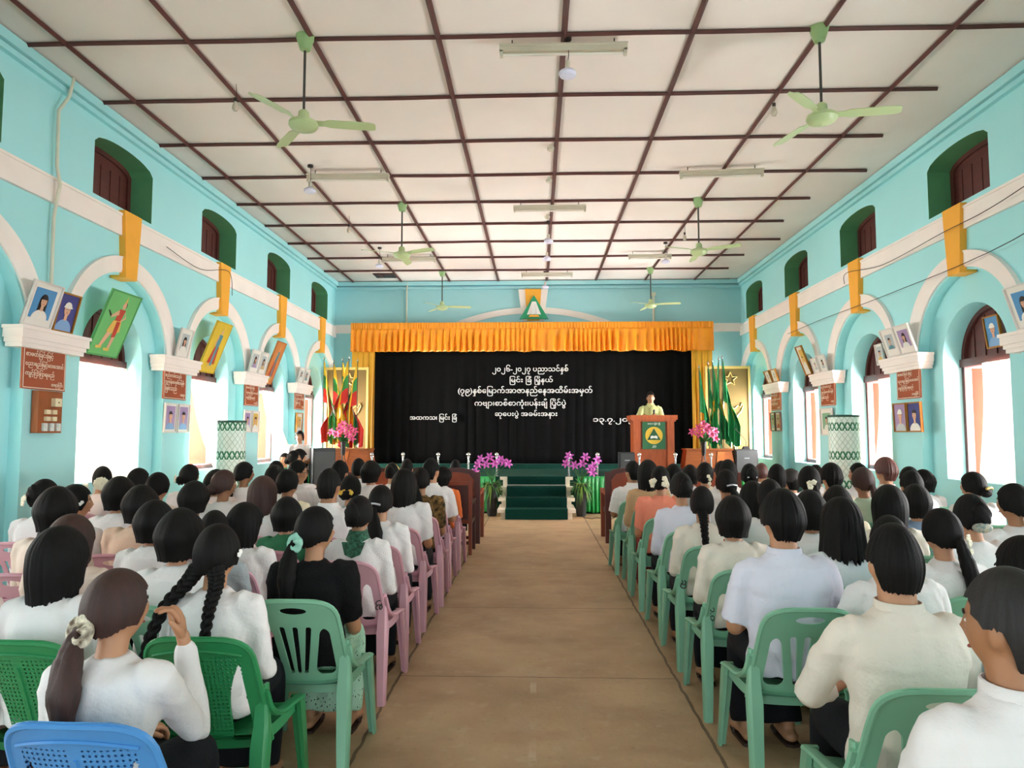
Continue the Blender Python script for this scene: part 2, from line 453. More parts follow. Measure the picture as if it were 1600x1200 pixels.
for sgn, bays in ((-1, BAYS_L), (1, BAYS_R)):
    X = lambda d: sgn * (XW - d)
    step = bays[1] - bays[0]
    m = MB(); m.box((X(.02), 6.5, 4.085), (0.04, 22.2, 0.25)); m.box((X(.025), 6.5, 4.215), (0.05, 22.2, 0.03)); trim(m, [M_TRIM])
    m = MB(); m.box((X(.05), 6.5, 5.31), (0.10, 22.2, 0.10)); m.box((X(.03), 6.5, 5.22), (0.06, 22.2, 0.06)); trim(m, [M_WALL])
    for k, yc in enumerate(bays):
        if yc < 2.5: continue
        m = MB(); n = 36; rings = []
        for q in range(n + 1):
            a = pi - pi * q / n; c, s = cos(a), sin(a)
            pr = [(1.0, 0), (1.0, .025), (1.04, .04), (1.16, .04), (1.2, .055), (1.2, 0)]
            rings.append([(X(d), yc + r * c, 2.55 + r * s * 0.97) for r, d in pr])
        m.loft(rings); trim(m, [M_TRIM], True)
        m = MB(); m.loft([[(X(d), yc + w, z) for d, w in ((-.12, -hw), (.08, -hw), (.08, hw), (-.12, hw))] for z, hw in ((3.45, .12), (4.27, .185))]); trim(m, [M_KEY])
    for k in range(len(bays)):
        yc = bays[k] + step / 2
        if yc < 3 or yc > 17: continue
        m = MB()
        for z0, z1, hw, d in ((2.40, 2.445, .475, .07), (2.445, 2.49, .495, .085), (2.49, 2.575, .515, .105), (2.575, 2.61, .53, .12)):
            m.box((X(d / 2 - .05), yc, (z0 + z1) / 2), (d + .1, hw * 2, z1 - z0))
        trim(m, [M_TRIM])
# far wall trims: string course, proscenium arch moulding, keystone flanks
m = MB(); m.box((-4.75, YF - .03, 4.17), (0.66, 0.06, 0.21)); m.box((4.7, YF - .03, 4.17), (0.8, 0.06, 0.21)); trim(m, [M_TRIM])
m = MB(); m.box((0, YF - .05, 5.31), (2 * XW, 0.10, 0.10)); m.box((0, YF - .03, 5.20), (2 * XW, 0.06, 0.06)); trim(m, [M_WALLF])
m = MB(); rings = []
for q in range(41):
    x = -2.7 + 5.4 * q / 40; R = 5.3; dz = sqrt(R * R - x * x) - R; nx = x / R
    rings.append([(x - .07 + nx * r, YF - d, 4.70 + dz + r * sqrt(1 - nx * nx)) for r, d in ((-.15, 0), (-.15, .03), (0, .045), (0, 0))])
m.loft(rings); trim(m, [M_TRIM], True)
for s in (-1, 1):
    m = MB(); m.loft([[(-.07 + s * w, YF - d, z) for w, d in ((a, 0), (a, .1), (b, .1), (b, 0))] for z, a, b in ((4.36, .15, .27), (5.14, .2, .37))]); trim(m, [M_TRIM])
m = MB(); m.loft([[(-.07 + w, YF - d, z) for w, d in ((-a, 0), (-a, .13), (a, .13), (a, 0))] for z, a in ((4.36, .15), (5.14, .2))]); trim(m, [M_KEY])

# windows: tall arched ones with shutters standing outward, small upper ones with closed shutters
nw = 0
def tall_window(sgn, yc):
    global nw
    nw += 1
    X = lambda d: sgn * (XW + d)
    yc += 0.03; r = R_WIN; m = MB(); n = 24
    rings = []
    for q in range(n + 1):
        a = pi - pi * q / n
        rings.append([(X(d), yc + rr * cos(a), SP_W + rr * sin(a)) for rr, d in ((r + .01, .36), (r - .055, .36), (r - .055, .44), (r + .01, .44))])
    m.loft(rings)
    for s in (-1, 1): m.box((X(.40), yc + s * (r - .027), (SILL + SP_W) / 2), (.08, .06, SP_W - SILL))
    m.box((X(.39), yc, SP_W - .03), (.11, 2 * r, .10)); m.box((X(.40), yc, SILL + .03), (.09, 2 * r, .06))
    f = struct('window_%d' % nw, m, [M_BROWN], True)
    m = MB(); c = [(X(.41), yc + (r - .05) * cos(pi * q / 20), SP_W + .02 + (r - .05) * sin(pi * q / 20)) for q in range(21)]
    m.prism(c, (sgn * .03, 0, 0))
    for q in range(1, 6):
        w = -r + 2 * r * q / 6; hh = sqrt(max(0, (r - .06) ** 2 - w * w)); m.box((X(.405), yc + w, SP_W + hh / 2), (.02, .025, hh))
    obj('fanlight_panel', m, [M_BROWN], f, False)
    for s in (1, -1):
        m = MB(); wl = r - .06; z0, z1 = SILL + .06, SP_W - .09; th = .035; hh = z1 - z0
        m.box((wl / 2, 0, hh / 2), (wl, th * .5, hh))
        for xx in (.035, wl - .035): m.box((xx, 0, hh / 2), (.07, th, hh))
        for zz in (.045, hh / 2, hh - .045): m.box((wl / 2, 0, zz), (wl - .13, th * .96, .088))
        o = obj('shutter', m, [M_SALMON], f, False); a = radians(58 if s > 0 else 80)   # swung outward from its jamb
        o.location = (X(.47), yc + s * (r - .02), z0); o.rotation_euler = (0, 0, math.atan2(-s * cos(a), sgn * sin(a)))
def upper_window(sgn, yc):
    global nw
    nw += 1
    X = lambda d: sgn * (XW + d); m = MB(); w = UPW
    pts = [(-w, 4.31), (w, 4.31)] + [(w * cos(pi * q / 16), 4.93 + .13 * sin(pi * q / 16)) for q in range(17)]
    inn = [(-w + .07, 4.37), (w - .07, 4.37)] + [((w - .07) * cos(pi * q / 16), 4.89 + .11 * sin(pi * q / 16)) for q in range(17)]
    k = len(pts)
    A = [[m.vert((X(d), yc + y, z)) for y, z in pp] for pp, d in ((pts, .29), (inn, .29), (inn, .33), (pts, .35))]
    for a, b in zip(A, A[1:]):
        for q in range(k): m.face((a[q], a[(q + 1) % k], b[(q + 1) % k], b[q]))
    f = struct('window_%d' % nw, m, [M_BROWN])
    m = MB(); m.prism([(X(.315), yc + y, z) for y, z in inn], (sgn * .03, 0, 0))
    for q in range(-2, 3): m.box((X(.312), yc + q * .2, 4.62), (.012, .012, .52))
    obj('shutter_panel', m, [M_BROWN], f, False)
for y in BAYS_L:
    if y > 2.5: tall_window(-1, y); upper_window(-1, y - 0.08)
for y in BAYS_R:
    if y > 2.5: tall_window(1, y); upper_window(1, y)

# white curtains blowing in the tall windows
def curtain(sgn, y0, y1, b0, b1, sx, z1, label):
    m = MB(); nu, nv = 44, 24; z0 = 2.40; rows = []
    for j in range(nv + 1):
        v = j / nv; row = []
        for i in range(nu + 1):
            u = i / nu; k = v ** 1.15; ya = y0 + (b0 - y0) * k; yb = y1 + (b1 - y1) * k
            d = .30 - sx * v ** 1.4 + .022 * sin(u * 34 + v * 2) * (.4 + v) + .03 * sin(u * 7 + 1 + v * 3) * v
            row.append((sgn * (XW + d), ya + (yb - ya) * u, z0 + (z1 - z0) * v + .02 * sin(u * 9) * v))
        rows.append(row)
    m.loft(rows, False, None, False)
    o = obj('window_curtain', m, [M_CURT], None, True, 180)
    s = o.modifiers.new('s', 'SOLIDIFY'); s.thickness = .004
    tag(o, label, 'curtain', 'white window curtains')
curtain(-1, 5.35, 6.45, 5.4, 6.45, .1, .9, 'white curtain at the left edge, before the first capital')
curtain(-1, 7.95, 9.12, 7.98, 9.18, .16, .8, 'broad white curtain blowing in under the green warrior painting')
curtain(-1, 10.85, 11.74, 11.05, 11.55, .32, 1.0, 'white curtain slanting beneath the yellow painting')
curtain(-1, 13.75, 14.35, 13.98, 14.5, .36, 1.0, 'white curtain slanting beneath the orange painting')
curtain(1, 7.95, 8.72, 7.95, 8.62, .1, .9, 'white curtain under the gold-framed portrait on the fanlight')
curtain(1, 10.62, 11.32, 10.62, 11.2, .1, .95, 'white curtain in the right-hand window behind the woven drum')
curtain(1, 13.3, 13.9, 13.3, 13.5, .1, .95, 'narrow white curtain in the third right-hand window')

# ------------------------------------------------------------------ stage
DZ = 0.71
m = MB(); m.box((0, 15.8, DZ / 2), (9.9, 3.64, DZ)); m.box((0, 17.3, DZ + .055), (9.0, .66, .11)); m.box((0, 18.9, DZ + .05), (9.9, 2.5, .1))
struct('floor_stage', m, [M_DECK])
def drape(name, x0, x1, y, ztop, zbot, amp, waves, mat, label, cat, flare=0.0, hem=.012, gath=0, seed=0, par=None, nu=None):
    m = MB(); nu = nu or int(waves * 10); nv = 14; rows = []
    for j in range(nv + 1):
        v = j / nv; row = []
        for i in range(nu + 1):
            u = i / nu; ph = waves * 2 * pi * (u + .035 * noise.noise((u * 9, seed, 0)))
            a = amp * (.25 + .75 * min(1, v * 2.2)) * (.75 + .5 * noise.noise((u * 23, seed + 4, v * .8)))
            zz = ztop + (zbot - ztop) * v + hem * noise.noise((u * 30, seed + 9, 0)) * v
            row.append((x0 + (x1 - x0) * u, y - flare * v - a * (sin(ph) + .3 * sin(2 * ph + v * 3)), zz))
        rows.append(row)
    m.loft(rows, False, None, False)
    o = obj(name, m, [mat], par, True, 180)
    s = o.modifiers.new('s', 'SOLIDIFY'); s.thickness = .004
    if label: tag(o, label, cat)
    return o
skirt = drape('stage_skirt', -4.85, -.80, 13.94, DZ + .005, .03, .035, 46, M_SKIRT, 'green satin skirt along the stage front left of the steps', 'stage skirt', .05, .02, 0, 3)
drape('stage_skirt', .80, 4.85, 13.94, DZ + .005, .03, .035, 46, M_SKIRT, 'green satin skirt along the stage front right of the steps', 'stage skirt', .05, .02, 0, 8)
# steps
t = thing('stage_steps', 'four pale concrete steps with dark green carpet up to the stage', 'steps', (0, 0, 0))
m = MB(); d = .32; y0 = 12.95; rh = DZ / 4
for k in range(4):
    ya = y0 + d * k
    m.box((0, (ya + .05 + 13.93) / 2, rh * k + (rh - .05) / 2), (1.30, 13.93 - ya - .05, rh - .05))
    m.box((0, (ya + 13.93) / 2, rh * (k + 1) - .03), (1.42, 13.93 - ya, .06))
obj('concrete_steps', m, [M_CONC], t, False)
m = MB(); rows = []
for k in range(4):
    ya = y0 + d * k - .012
    rows += [(ya + (.0 if k == 0 else .035), rh * k + (.003 if k == 0 else .012)), (ya, rh * (k + 1) - .05), (ya - .004, rh * (k + 1) + .004), (ya + .03, rh * (k + 1) + .012)]
rows.append((14.0, DZ + .012))
m.loft([[(-.565, y, z), (.565, y, z)] for y, z in rows], False, None, False)
o = obj('carpet_runner', m, [M_CARPET], t, False); s = o.modifiers.new('s', 'SOLIDIFY'); s.thickness = .008
# backdrop, lettering, curtains
bd = drape('backdrop_curtain', -4.08, 3.86, 17.44, 3.66, DZ + .11, .012, 30, M_BLACK, 'black stage backdrop with white Burmese lettering', 'backdrop', 0, 0, 0, 2)
bd.name = 'stage_backdrop'
def words(body, cx, cz, w, h=None, bold=0.013):
    q = fit_text(body, w, h, .02, bold)
    o = obj('lettering', q, [M_LETTER], bd, False); o.rotation_euler = (pi / 2, 0, 0); o.location = (cx, 17.385, cz)
    o['label'] = 'white cut-out Burmese lettering'
words('၂၀၂၆-၂၀၂၇ ပညာသင်နှစ်', -.145, 3.12, 1.87, .24)
words('ြမင်း ြခံ ြမို့နယ်', -.12, 2.85, 1.06, .22)
words('(၇၉)နှစ်ေြမာက်အာဇာနည်ေန့အထိမ်းအမှတ်', -.275, 2.59, 3.30, .25)
words('ကဗျာ၊စာစီစာကုံး၊ပန်းချီ ြပိုင်ပွဲ', -.395, 2.28, 2.24, .25)
words('ဆုေပးပွဲ အခမ်းအနား', -.25, 2.02, 1.53, .22)
words('အထကသ၊ ြမင်း ြခံ', -2.53, 1.93, 1.16, .21)
words('၁၃.၇.၂၀၂၆', 1.97, 1.88, 1.17, .22)
drape('side_curtain', -4.55, -3.98, 17.32, 3.75, .83, .03, 4, M_YELLOW, 'yellow satin curtain hanging beside the national flags', 'curtain', 0, .02, 0, 5, None, 80)
drape('side_curtain', 3.78, 4.28, 17.32, 3.75, .83, .03, 3.5, M_YELLOW, 'yellow satin curtain hanging behind the green flags', 'curtain', 0, .02, 0, 6, None, 80)
v = thing('valance_curtain', 'orange satin valance gathered across the top of the stage', 'valance', (0, 0, 0))
drape('gathered_drape', -4.56, 4.30, 17.22, 4.13, 3.55, .05, 58, M_ORANGE, None, None, .02, .03, 0, 7, v, 900)
drape('heading', -4.56, 4.30, 17.21, 4.27, 4.12, .018, 110, M_ORANGE, None, None, 0, .012, 0, 1, v, 900)
m = MB(); m.box((-.13, 17.28, 4.2), (8.86, .04, .05)); obj('curtain_rail', m, [M_WOOD], v, False)

# emblem over the arch
em = thing('wall_emblem', 'green triangular emblem with white pleated book on the far arch keystone', 'emblem', (-.05, YF - .14, 4.36))
def zpoly(m, pts, y, th, mi=0): m.prism([(x, y, z) for x, z in pts], (0, -th, 0), mi)
m = MB(); zpoly(m, [(-.36, .02), (.36, .02), (0, .62)], 0, .04); obj('triangle', m, [pm('emblem_green', '1d9a6c', .5, .1)], em, False)
m = MB()
for k in range(7):
    a = -.15 + .05 * k; zpoly(m, [(a - .022, .13), (a + .022, .13 + .01 * (k % 2)), (a * .25 + .012, .45), (a * .25 - .012, .45)], -.045, .02 + .01 * (k % 2))
obj('book', m, [M_LETTER], em, False)
m = MB(); zpoly(m, [(-.14, .07), (.14, .07), (.1, .12), (-.1, .12)], -.045, .02); obj('ribbon', m, [M_KEY], em, False)

# chrome posts along the stage edge
def post(x, label):
    t = thing('stage_post', label, 'post', (x, 14.06, DZ), group='chrome ball posts along the stage edge')
    m = MB(); m.lathe([(.045, 0), (.045, .012), (.02, .02), (.02, .37), (.03, .375), (.03, .39), (.012, .395)], n=14); obj('pole', m, [M_CHROME], t)
    m = MB(); m.ball((0, 0, .425), .042); obj('ball_finial', m, [M_CHROME], t)
for x, l in ((-3.26, 'chrome ball post at the hem of the left yellow curtain'), (-2.64, 'chrome ball post, second in line from the left yellow curtain'), (-1.94, 'chrome ball post, third in line from the left yellow curtain'), (-1.34, 'chrome ball post just left of the left pink lily pot'),
             (-.78, 'chrome ball post standing behind the left pink lily pot'), (.64, 'chrome ball post standing behind the right pink lily pot'), (1.2, 'chrome ball post between right lily pot and black monitor'), (2.02, 'chrome ball post before the left edge of the lectern'), (2.72, 'chrome ball post before the right edge of the lectern'), (3.41, 'chrome ball post before the right brown table')):
    post(x, l)

# lectern
t = thing('lectern', 'tall wooden lectern with green school emblem panel', 'lectern', (2.375, 14.75, DZ))
m = MB(); m.box((0, .0, .56), (.80, .5, 1.12)); obj('cabinet', m, [M_WOODL], t, False)
for s in (-1, 1):
    m = MB(); m.box((s * .34, -.27, .56), (.14, .05, 1.12)); obj('side_pillar', m, [M_WOODL], t, False)
m = MB(); m.box((0, -.02, 1.165), (.94, .66, .09)); m.box((0, -.02, 1.105), (.88, .6, .04)); obj('top', m, [M_WOODL], t, False)
m = MB(); m.box((0, -.26, .07), (.86, .06, .14)); obj('plinth', m, [M_WOODL], t, False)
pn = MB(); pn.box((0, -.285, .80), (.46, .02, .55)); pn = obj('emblem_panel', pn, [pm('emblem_panel_green', '2b6b46', .45, .08)], t, False)
m = MB(); zpoly(m, [(.175 * cos(2 * pi * k / 40), .80 + .175 * sin(2 * pi * k / 40)) for k in range(40)], -.296, .004); obj('yellow_disc', m, [pm('emblem_yellow', 'e0b93a', .5, .05)], pn, False)
m = MB(); zpoly(m, [(-.135, .71), (.135, .71), (0, .945)], -.301, .004); obj('green_triangle', m, [pm('emblem_panel_green2', '1f5d3e', .45, .08)], pn, False)
m = MB(); zpoly(m, [(-.07, .735), (0, .75), (.07, .735), (.07, .785), (.03, .80), (0, .785), (-.03, .80), (-.07, .785)], -.306, .004); obj('open_book', m, [M_LETTER], pn, False)
for bdy, z, w in (('အထက ြမင်း ြခံ', 1.035, .25), ('၂၇၄', .575, .09)):
    o = obj('lettering', fit_text(bdy, w, None, .004, .01), [M_LETTER], pn, False); o.rotation_euler = (pi / 2, 0, 0); o.location = (0, -.297, z)

# low brown tables, lily stands, speakers, monitors
def low_table(x, y, w, label, panel):
    t = thing('side_table', label, 'table', (x, y, DZ), group='brown side tables on the stage'); h = .50
    m = MB(); m.box((0, 0, h / 2), (w, .5, h), None, None, (.86, .8)); obj('cabinet', m, [M_TABLE], t, False)
    m = MB(); m.box((0, 0, h + .015), (w * .9, .46, .03)); obj('top', m, [M_TABLE], t, False)
    m = MB(); m.loft([[(w * a, -.26 + .05 * (z / h), z), (w * b, -.26 + .05 * (z / h), z), (w * b, -.235 + .05 * (z / h), z), (w * a, -.235 + .05 * (z / h), z)] for z, a, b in ((.02, panel, panel + .12), (h - .03, panel + .06, panel + .2))]); obj('front_panel', m, [pm('lighter_table_panel', 'b9692f', .4, .2, 5)], t, False)
    return t
low_table(-3.85, 14.75, .95, 'low brown wooden table below the national flags', -.2)
low_table(3.5, 14.75, 1.05, 'low brown wooden table below the green flags', .1)
def lily(m, c, d, sz, mi=0, seed=0):
    R = rot_to(d); rnd = random.Random(seed)
    for k in range(6):
        a = 2 * pi * k / 6 + (.1 if k % 2 else 0); ca, sa = cos(a), sin(a); rows = []
        for q, (r, z, w) in enumerate(((.08, 0, .05), (.35, .35, .2), (.7, .5, .24), (1.0, .38, .12), (1.15, .2, .01))):
            cc = Vector((r * ca, r * sa, z)) * sz; w2 = Vector((-sa, ca, 0)) * w * sz
            rows.append([Vector(c) + R @ (cc - w2), Vector(c) + R @ (cc + Vector((0, 0, -.06 * sz))), Vector(c) + R @ (cc + w2)])
        m.loft(rows, False, mi, False)
def leaf(m, a, b, w, mi=0, droop=0):
    a, b = Vector(a), Vector(b); d = (b - a); s = d.cross(Vector((0, 0, 1)));  s = s.normalized() if s.length > 1e-6 else Vector((1, 0, 0)); rows = []
    for k in range(6):
        t = k / 5; p = a + d * t + Vector((0, 0, -droop * t * t)); ww = w * sin(pi * min(.98, t * .9 + .08))
        rows.append([p - s * ww, p + Vector((0, 0, -ww * .3)), p + s * ww])
    m.loft(rows, False, mi, False)
def lily_stand(x, label, col, seed):
    t = thing('lily_vase', label, 'vase of lilies', (x, 14.3, DZ), group='black stands of pink lilies'); rnd = random.Random(seed)
    m = MB()
    for k in range(3):
        a = 2 * pi * k / 3 + .5; m.tube([(.13 * cos(a), .13 * sin(a), 0), (.035 * cos(a), .035 * sin(a), .33), (.03 * cos(a), .03 * sin(a), .45)], .009, 6)
    obj('stand', m, [M_POT], t)
    m = MB(); m.lathe([(.03, .4), (.045, .45), (.05, .6), (.06, .68), (.05, .69), (.03, .6)], n=14); obj('vase', m, [M_POT], t)
    fl = [(-.22, -.05, .86), (-.1, -.1, .82), (.02, -.08, .9), (.12, -.1, .82), (.22, 0, .88), (.0, 0, 1.02), (.2, -.1, .74), (-.08, .06, .94), (.1, .05, .95)]
    m = MB()
    for x_, y_, z_ in fl: m.tube([(0, 0, .62), (x_ * .4, y_ * .4, .72), (x_, y_, z_)], .006, 5, sm=3)
    obj('stems', m, [M_LEAF], t)
    for k, p in enumerate(fl):
        q = MB(); lily(q, p, (p[0] * 1.5, -1.0, .3 + p[2] - .8), .085, 0, k); obj('lily_flower', q, [M_PINK], t)
    m = MB()
    for k in range(16):
        a = rnd.uniform(0, 2 * pi); r = rnd.uniform(.1, .26); leaf(m, (0, 0, .66), (r * cos(a), r * sin(a), rnd.uniform(.7, .92)), .035, 0, .04)
    obj('leaves', m, [M_LEAF], t)
lily_stand(-3.91, 'pink lilies on a black stand before the national flags', 0, 3)
lily_stand(3.33, 'pink lilies on a black stand before the green flags', 0, 5)
def lily_pot(x, label, seed, flip):
    t = thing('lily_pot', label, 'potted lilies', (x, 13.5, 0), group='pots of magenta lilies beside the steps'); rnd = random.Random(seed)
    m = MB(); m.lathe([(.08, 0), (.09, .03), (.10, .40), (.12, .56), (.125, .60), (.11, .60), (.10, .55)], n=18); obj('pot', m, [M_POT], t)
    fl = [(-.26, 0, .95), (-.2, -.06, 1.06), (-.04, -.05, 1.1), (.06, -.1, .98), (.22, -.02, 1.0), (.3, -.04, .98), (-.3, -.05, .82), (-.1, -.1, .97), (.16, -.06, 1.05)]
    if flip: fl = [(-.27, 0, .98), (-.22, -.05, 1.12), (-.12, -.08, .95), (.02, -.05, .98), (.08, -.06, 1.1), (.16, -.1, .88), (.22, -.06, .94), (.3, 0, 1.05), (.2, -.12, .82)]
    m = MB()
    for p in fl: m.tube([(0, 0, .62), (p[0] * .3, p[1], .78), p], .006, 5, sm=3)
    obj('stems', m, [M_LEAF], t)
    for k, p in enumerate(fl):
        q = MB(); lily(q, p, (p[0] * 1.2, -1.0, .5 * (p[2] - .9) + .2), .085, 0, k); obj('lily_flower', q, [M_MAGENTA], t)
    m = MB()
    for k in range(90):
        a = rnd.uniform(0, 2 * pi); r = rnd.uniform(.14, .3); leaf(m, (.03 * cos(a), .03 * sin(a), .57), (r * cos(a), r * sin(a), rnd.uniform(.6, .85)), .017, k % 2, rnd.uniform(.1, .5))
    obj('grass_leaves', m, [M_LEAFY, M_LEAF], t)
lily_pot(-.84, 'magenta lilies in a dark pot left of the stage steps', 11, 0)
lily_pot(.84, 'magenta lilies in a dark pot right of the stage steps', 12, 1)
def speaker(x, y, z, w, d, h, label, rz=0, front=1, cat='loudspeaker'):
    t = thing('loudspeaker', label, cat, (x, y, z), rz)
    m = MB(); m.box((0, 0, h / 2), (w, d, h), None, None, (.97, .97)); obj('cabinet', m, [M_SPK], t, False)
    m = MB(); m.box((0, -d / 2 - .003, h * .5), (w * .88, .012, h * .9)); obj('grille', m, [M_GRILL], t, False)
    m = MB(); m.box((0, -d / 2 - .011, h * .66), (.10, .006, .016)); obj('badge', m, [M_STEEL], t, False)
    m = MB(); m.tube([(w * .49, -.08, h * .62), (w * .49 + .025, -.06, h * .62), (w * .49 + .025, .06, h * .62), (w * .49, .08, h * .62)], .01, 6); obj('handle', m, [M_POT], t)
    return t
speaker(-4.0, 13.2, 0, .42, .38, 1.28, 'tall black loudspeaker before the left brown table', .5)
speaker(4.24, 14.7, DZ, .46, .36, .52, 'black loudspeaker carrying a gooseneck microphone')
speaker(1.82, 14.5, DZ, .31, .3, .46, 'small black monitor speaker left of the lectern')
t = thing('gooseneck_microphone', 'thin gooseneck microphone on top of the right loudspeaker', 'microphone', (4.28, 14.7, DZ + .52))
m = MB(); m.box((0, 0, .03), (.15, .12, .06), None, None, (.6, .6)); obj('base', m, [M_POT], t, False)
m = MB(); m.tube([(0, 0, .05), (0, 0, .16), (-.05, 0, .24), (-.22, -.02, .42)], .006, 6, sm=4); obj('stalk', m, [M_POT], t)
m = MB(); m.ball((-.225, -.02, .425), .014); obj('capsule', m, [M_POT], t)

# gold boards with the map outline, behind the flags
MAP = [(.02, .93), (.1, .88), (.16, .80), (.2, .72), (.3, .70), (.42, .74), (.5, .72), (.56, .78), (.6, .74), (.52, .66), (.42, .62), (.36, .56), (.36, .46), (.42, .38), (.38, .32), (.34, .26), (.36, .18), (.42, .1), (.36, .04), (.32, .14), (.28, .26), (.2, .36), (.1, .38), (.02, .32), (-.06, .42), (-.1, .56), (-.06, .7), (-.04, .82)]
def gold_board(x, label):
    t = thing('gold_board', label, 'board', (x, 17.0, DZ), group='gold map boards'); w, h = 1.06, 2.44
    m = MB(); m.box((0, 0, h / 2), (w, .03, h)); obj('panel', m, [M_GOLD], t, False)
    m = MB()
    for c, d in (((0, -.02, h - .03), (w, .03, .06)), ((-w / 2 + .025, -.02, h / 2 - .03), (.05, .03, h - .06)), ((w / 2 - .025, -.02, h / 2 - .03), (.05, .03, h - .06))): m.box(c, d)
    obj('frame', m, [M_GOLDL], t, False)
    m = MB(); p = [(a * .72 - .08, -.025, .2 + b * 1.75) for a, b in MAP]; m.tube(p + p[:1], .013, 6); obj('map_outline', m, [M_GOLDL], t)
    m = MB(); st = []
    for k in range(10): r = .17 if k % 2 == 0 else .075; a = pi / 2 + pi * k / 5; st.append((.06 + r * cos(a), 2.13 + r * sin(a)))
    m.tube([(x_, -.025, z_) for x_, z_ in st + st[:1]], .014, 6); obj('star_outline', m, [M_GOLDL], t)
gold_board(-4.58, 'gold board with pale star outline behind the national flags')
gold_board(4.55, 'gold board with star and map outline behind the green flags')
# flags
M_FY, M_FGN, M_FR, M_FW = pm('flag_yellow', 'f0bd2c', .6, .05), pm('flag_green', '2f8f45', .6, .05), pm('flag_red', 'd8261f', .6, .05), pm('flag_white', 'f2efe8', .6, .03)
M_FLG = pm('school_flag_green', '22a05e', .5, .08, 3)
def flag(x, y, zt, kind, seed, label, grp, side=1):
    t = thing('flag', label, 'flag', (x, y, DZ), group=grp); zt -= DZ; rnd = random.Random(seed)
    m = MB(); m.tube([(0, 0, 0), (0, 0, zt)], .009, 8); m.mi = 0; m.lathe([(.09, 0), (.09, .02), (.03, .04), (.03, .1), (.012, .1)], n=14); obj('pole', m, [M_ROD], t)
    m = MB(); m.ball((0, 0, zt + .02), .022); m.tube([(0, 0, zt + .03), (0, 0, zt + .09)], [.012, .002], 6); obj('finial', m, [M_CHROME], t)
    m = MB(); nu, nv = 44, 44; hh = .95; drop = zt - .75; rows = []
    p1, p2, p3 = rnd.uniform(0, 6), rnd.uniform(0, 6), rnd.uniform(.8, 1.2)
    for j in range(nv + 1):
        v = j / nv; row = []
        for i in range(nu + 1):
            u = i / nu
            z = zt - .04 - v * hh * (1 - .25 * u) - u * (drop - .3 * v * drop) * (1 - .05 * sin(v * 5 + p1))
            sp = (.54 if kind == 'nat' else .34) * p3 * min(1, u * 1.6) ** .6
            xx = side * (.008 + sp * (.42 + .58 * v)) - side * .07 * (1 - v) * min(1, u * 3) + .02 * min(1, u * 2) * sin(v * 13 + p1 + u * 3)
            yy = -.015 - .06 * min(1, u * 3) * sin(v * 15 + p2 + u * 2.5) - .02 * u
            row.append((xx, yy, z))
        rows.append(row)
    m.loft(rows, False, 0, False)
    k = 0
    for j in range(nv):
        for i in range(nu):
            u, v = (i + .5) / nu, (j + .5) / nv
            if kind == 'nat':
                mi = min(2, int(v * 3)); dx, dy = (u - .5) * 1.5, (v - .5); r = math.hypot(dx, dy); a = math.atan2(dx, -dy) % (2 * pi / 5) - pi / 5
                if r < .13 / max(.3, cos(a) + 1.1 * abs(sin(a)) * 1.2) * 1.25: mi = 3
            else:
                dx, dy = (u - .45) * 1.5, v - .5; mi = 1 if .55 * dx * dx + dy * dy < .03 else 0
            m.m[k] = mi; k += 1
    o = obj('cloth', m, [M_FY, M_FGN, M_FR, M_FW] if kind == 'nat' else [M_FLG, M_FY], t, True, 180)
for k, (x, zt, s) in enumerate(((-4.88, 3.26, 1), (-4.68, 3.2, 1), (-4.5, 3.25, 1), (-4.3, 3.26, -1), (-4.12, 3.2, -1))):
    flag(x, 16.1 + .09 * (k % 3), zt, 'nat', k + 2, 'yellow green red flag with star, %s in the left stand' % ('nearest the wall', 'second from the wall', 'middle one', 'second from the curtain', 'nearest the curtain')[k], 'national flags by the left curtain', s)
for k, (x, zt, s) in enumerate(((3.68, 3.02, 1), (3.9, 3.12, 1), (4.02, 3.18, 1), (4.12, 3.22, -1), (4.22, 3.26, 1))):
    flag(x, 16.1 + .09 * (k % 3), zt, 'school', k + 21, 'green school flag, %s in the right stand' % ('nearest the curtain', 'second from the curtain', 'middle one', 'second from the gold board', 'nearest the gold board')[k], 'green flags by the right curtain', s)

# ------------------------------------------------------------------ things on the walls
def axes(root, c, right, up):
    r = Vector(right).normalized(); u = Vector(up); u = (u - r * u.dot(r)).normalized(); n = r.cross(u)
    root.matrix_world = Matrix(((r.x, u.x, n.x, c[0]), (r.y, u.y, n.y, c[1]), (r.z, u.z, n.z, c[2]), (0, 0, 0, 1)))
def flat(m, pts, z, mi, th=.0012): m.prism([(x, y, z) for x, y in pts], (0, 0, th), mi)
def ell(cx, cy, a, b, n=18, a0=0, a1=2 * pi): return [(cx + a * cos(a0 + (a1 - a0) * k / n), cy + b * sin(a0 + (a1 - a0) * k / n)) for k in range(n if a1 - a0 > 6.2 else n + 1)]
PSKIN, PHAIR = pm('photo_skin', 'd9a98c', .5, .05), pm('photo_hair', '241a1c', .5, .05)
PC = {k: pm('photo_' + k, v, .45, .06, 3) for k, v in dict(blue='4d92c8', navy='3a3f86', grey='b9c3c6', pale='dfe2dd', lilac='a78fb8', tan='cdb487', teal='5b8f9e', white='ece9e2', shirtblue='7fa9d6', green='7fae8f', yellow='d8b35a', red='b5402f').items()}
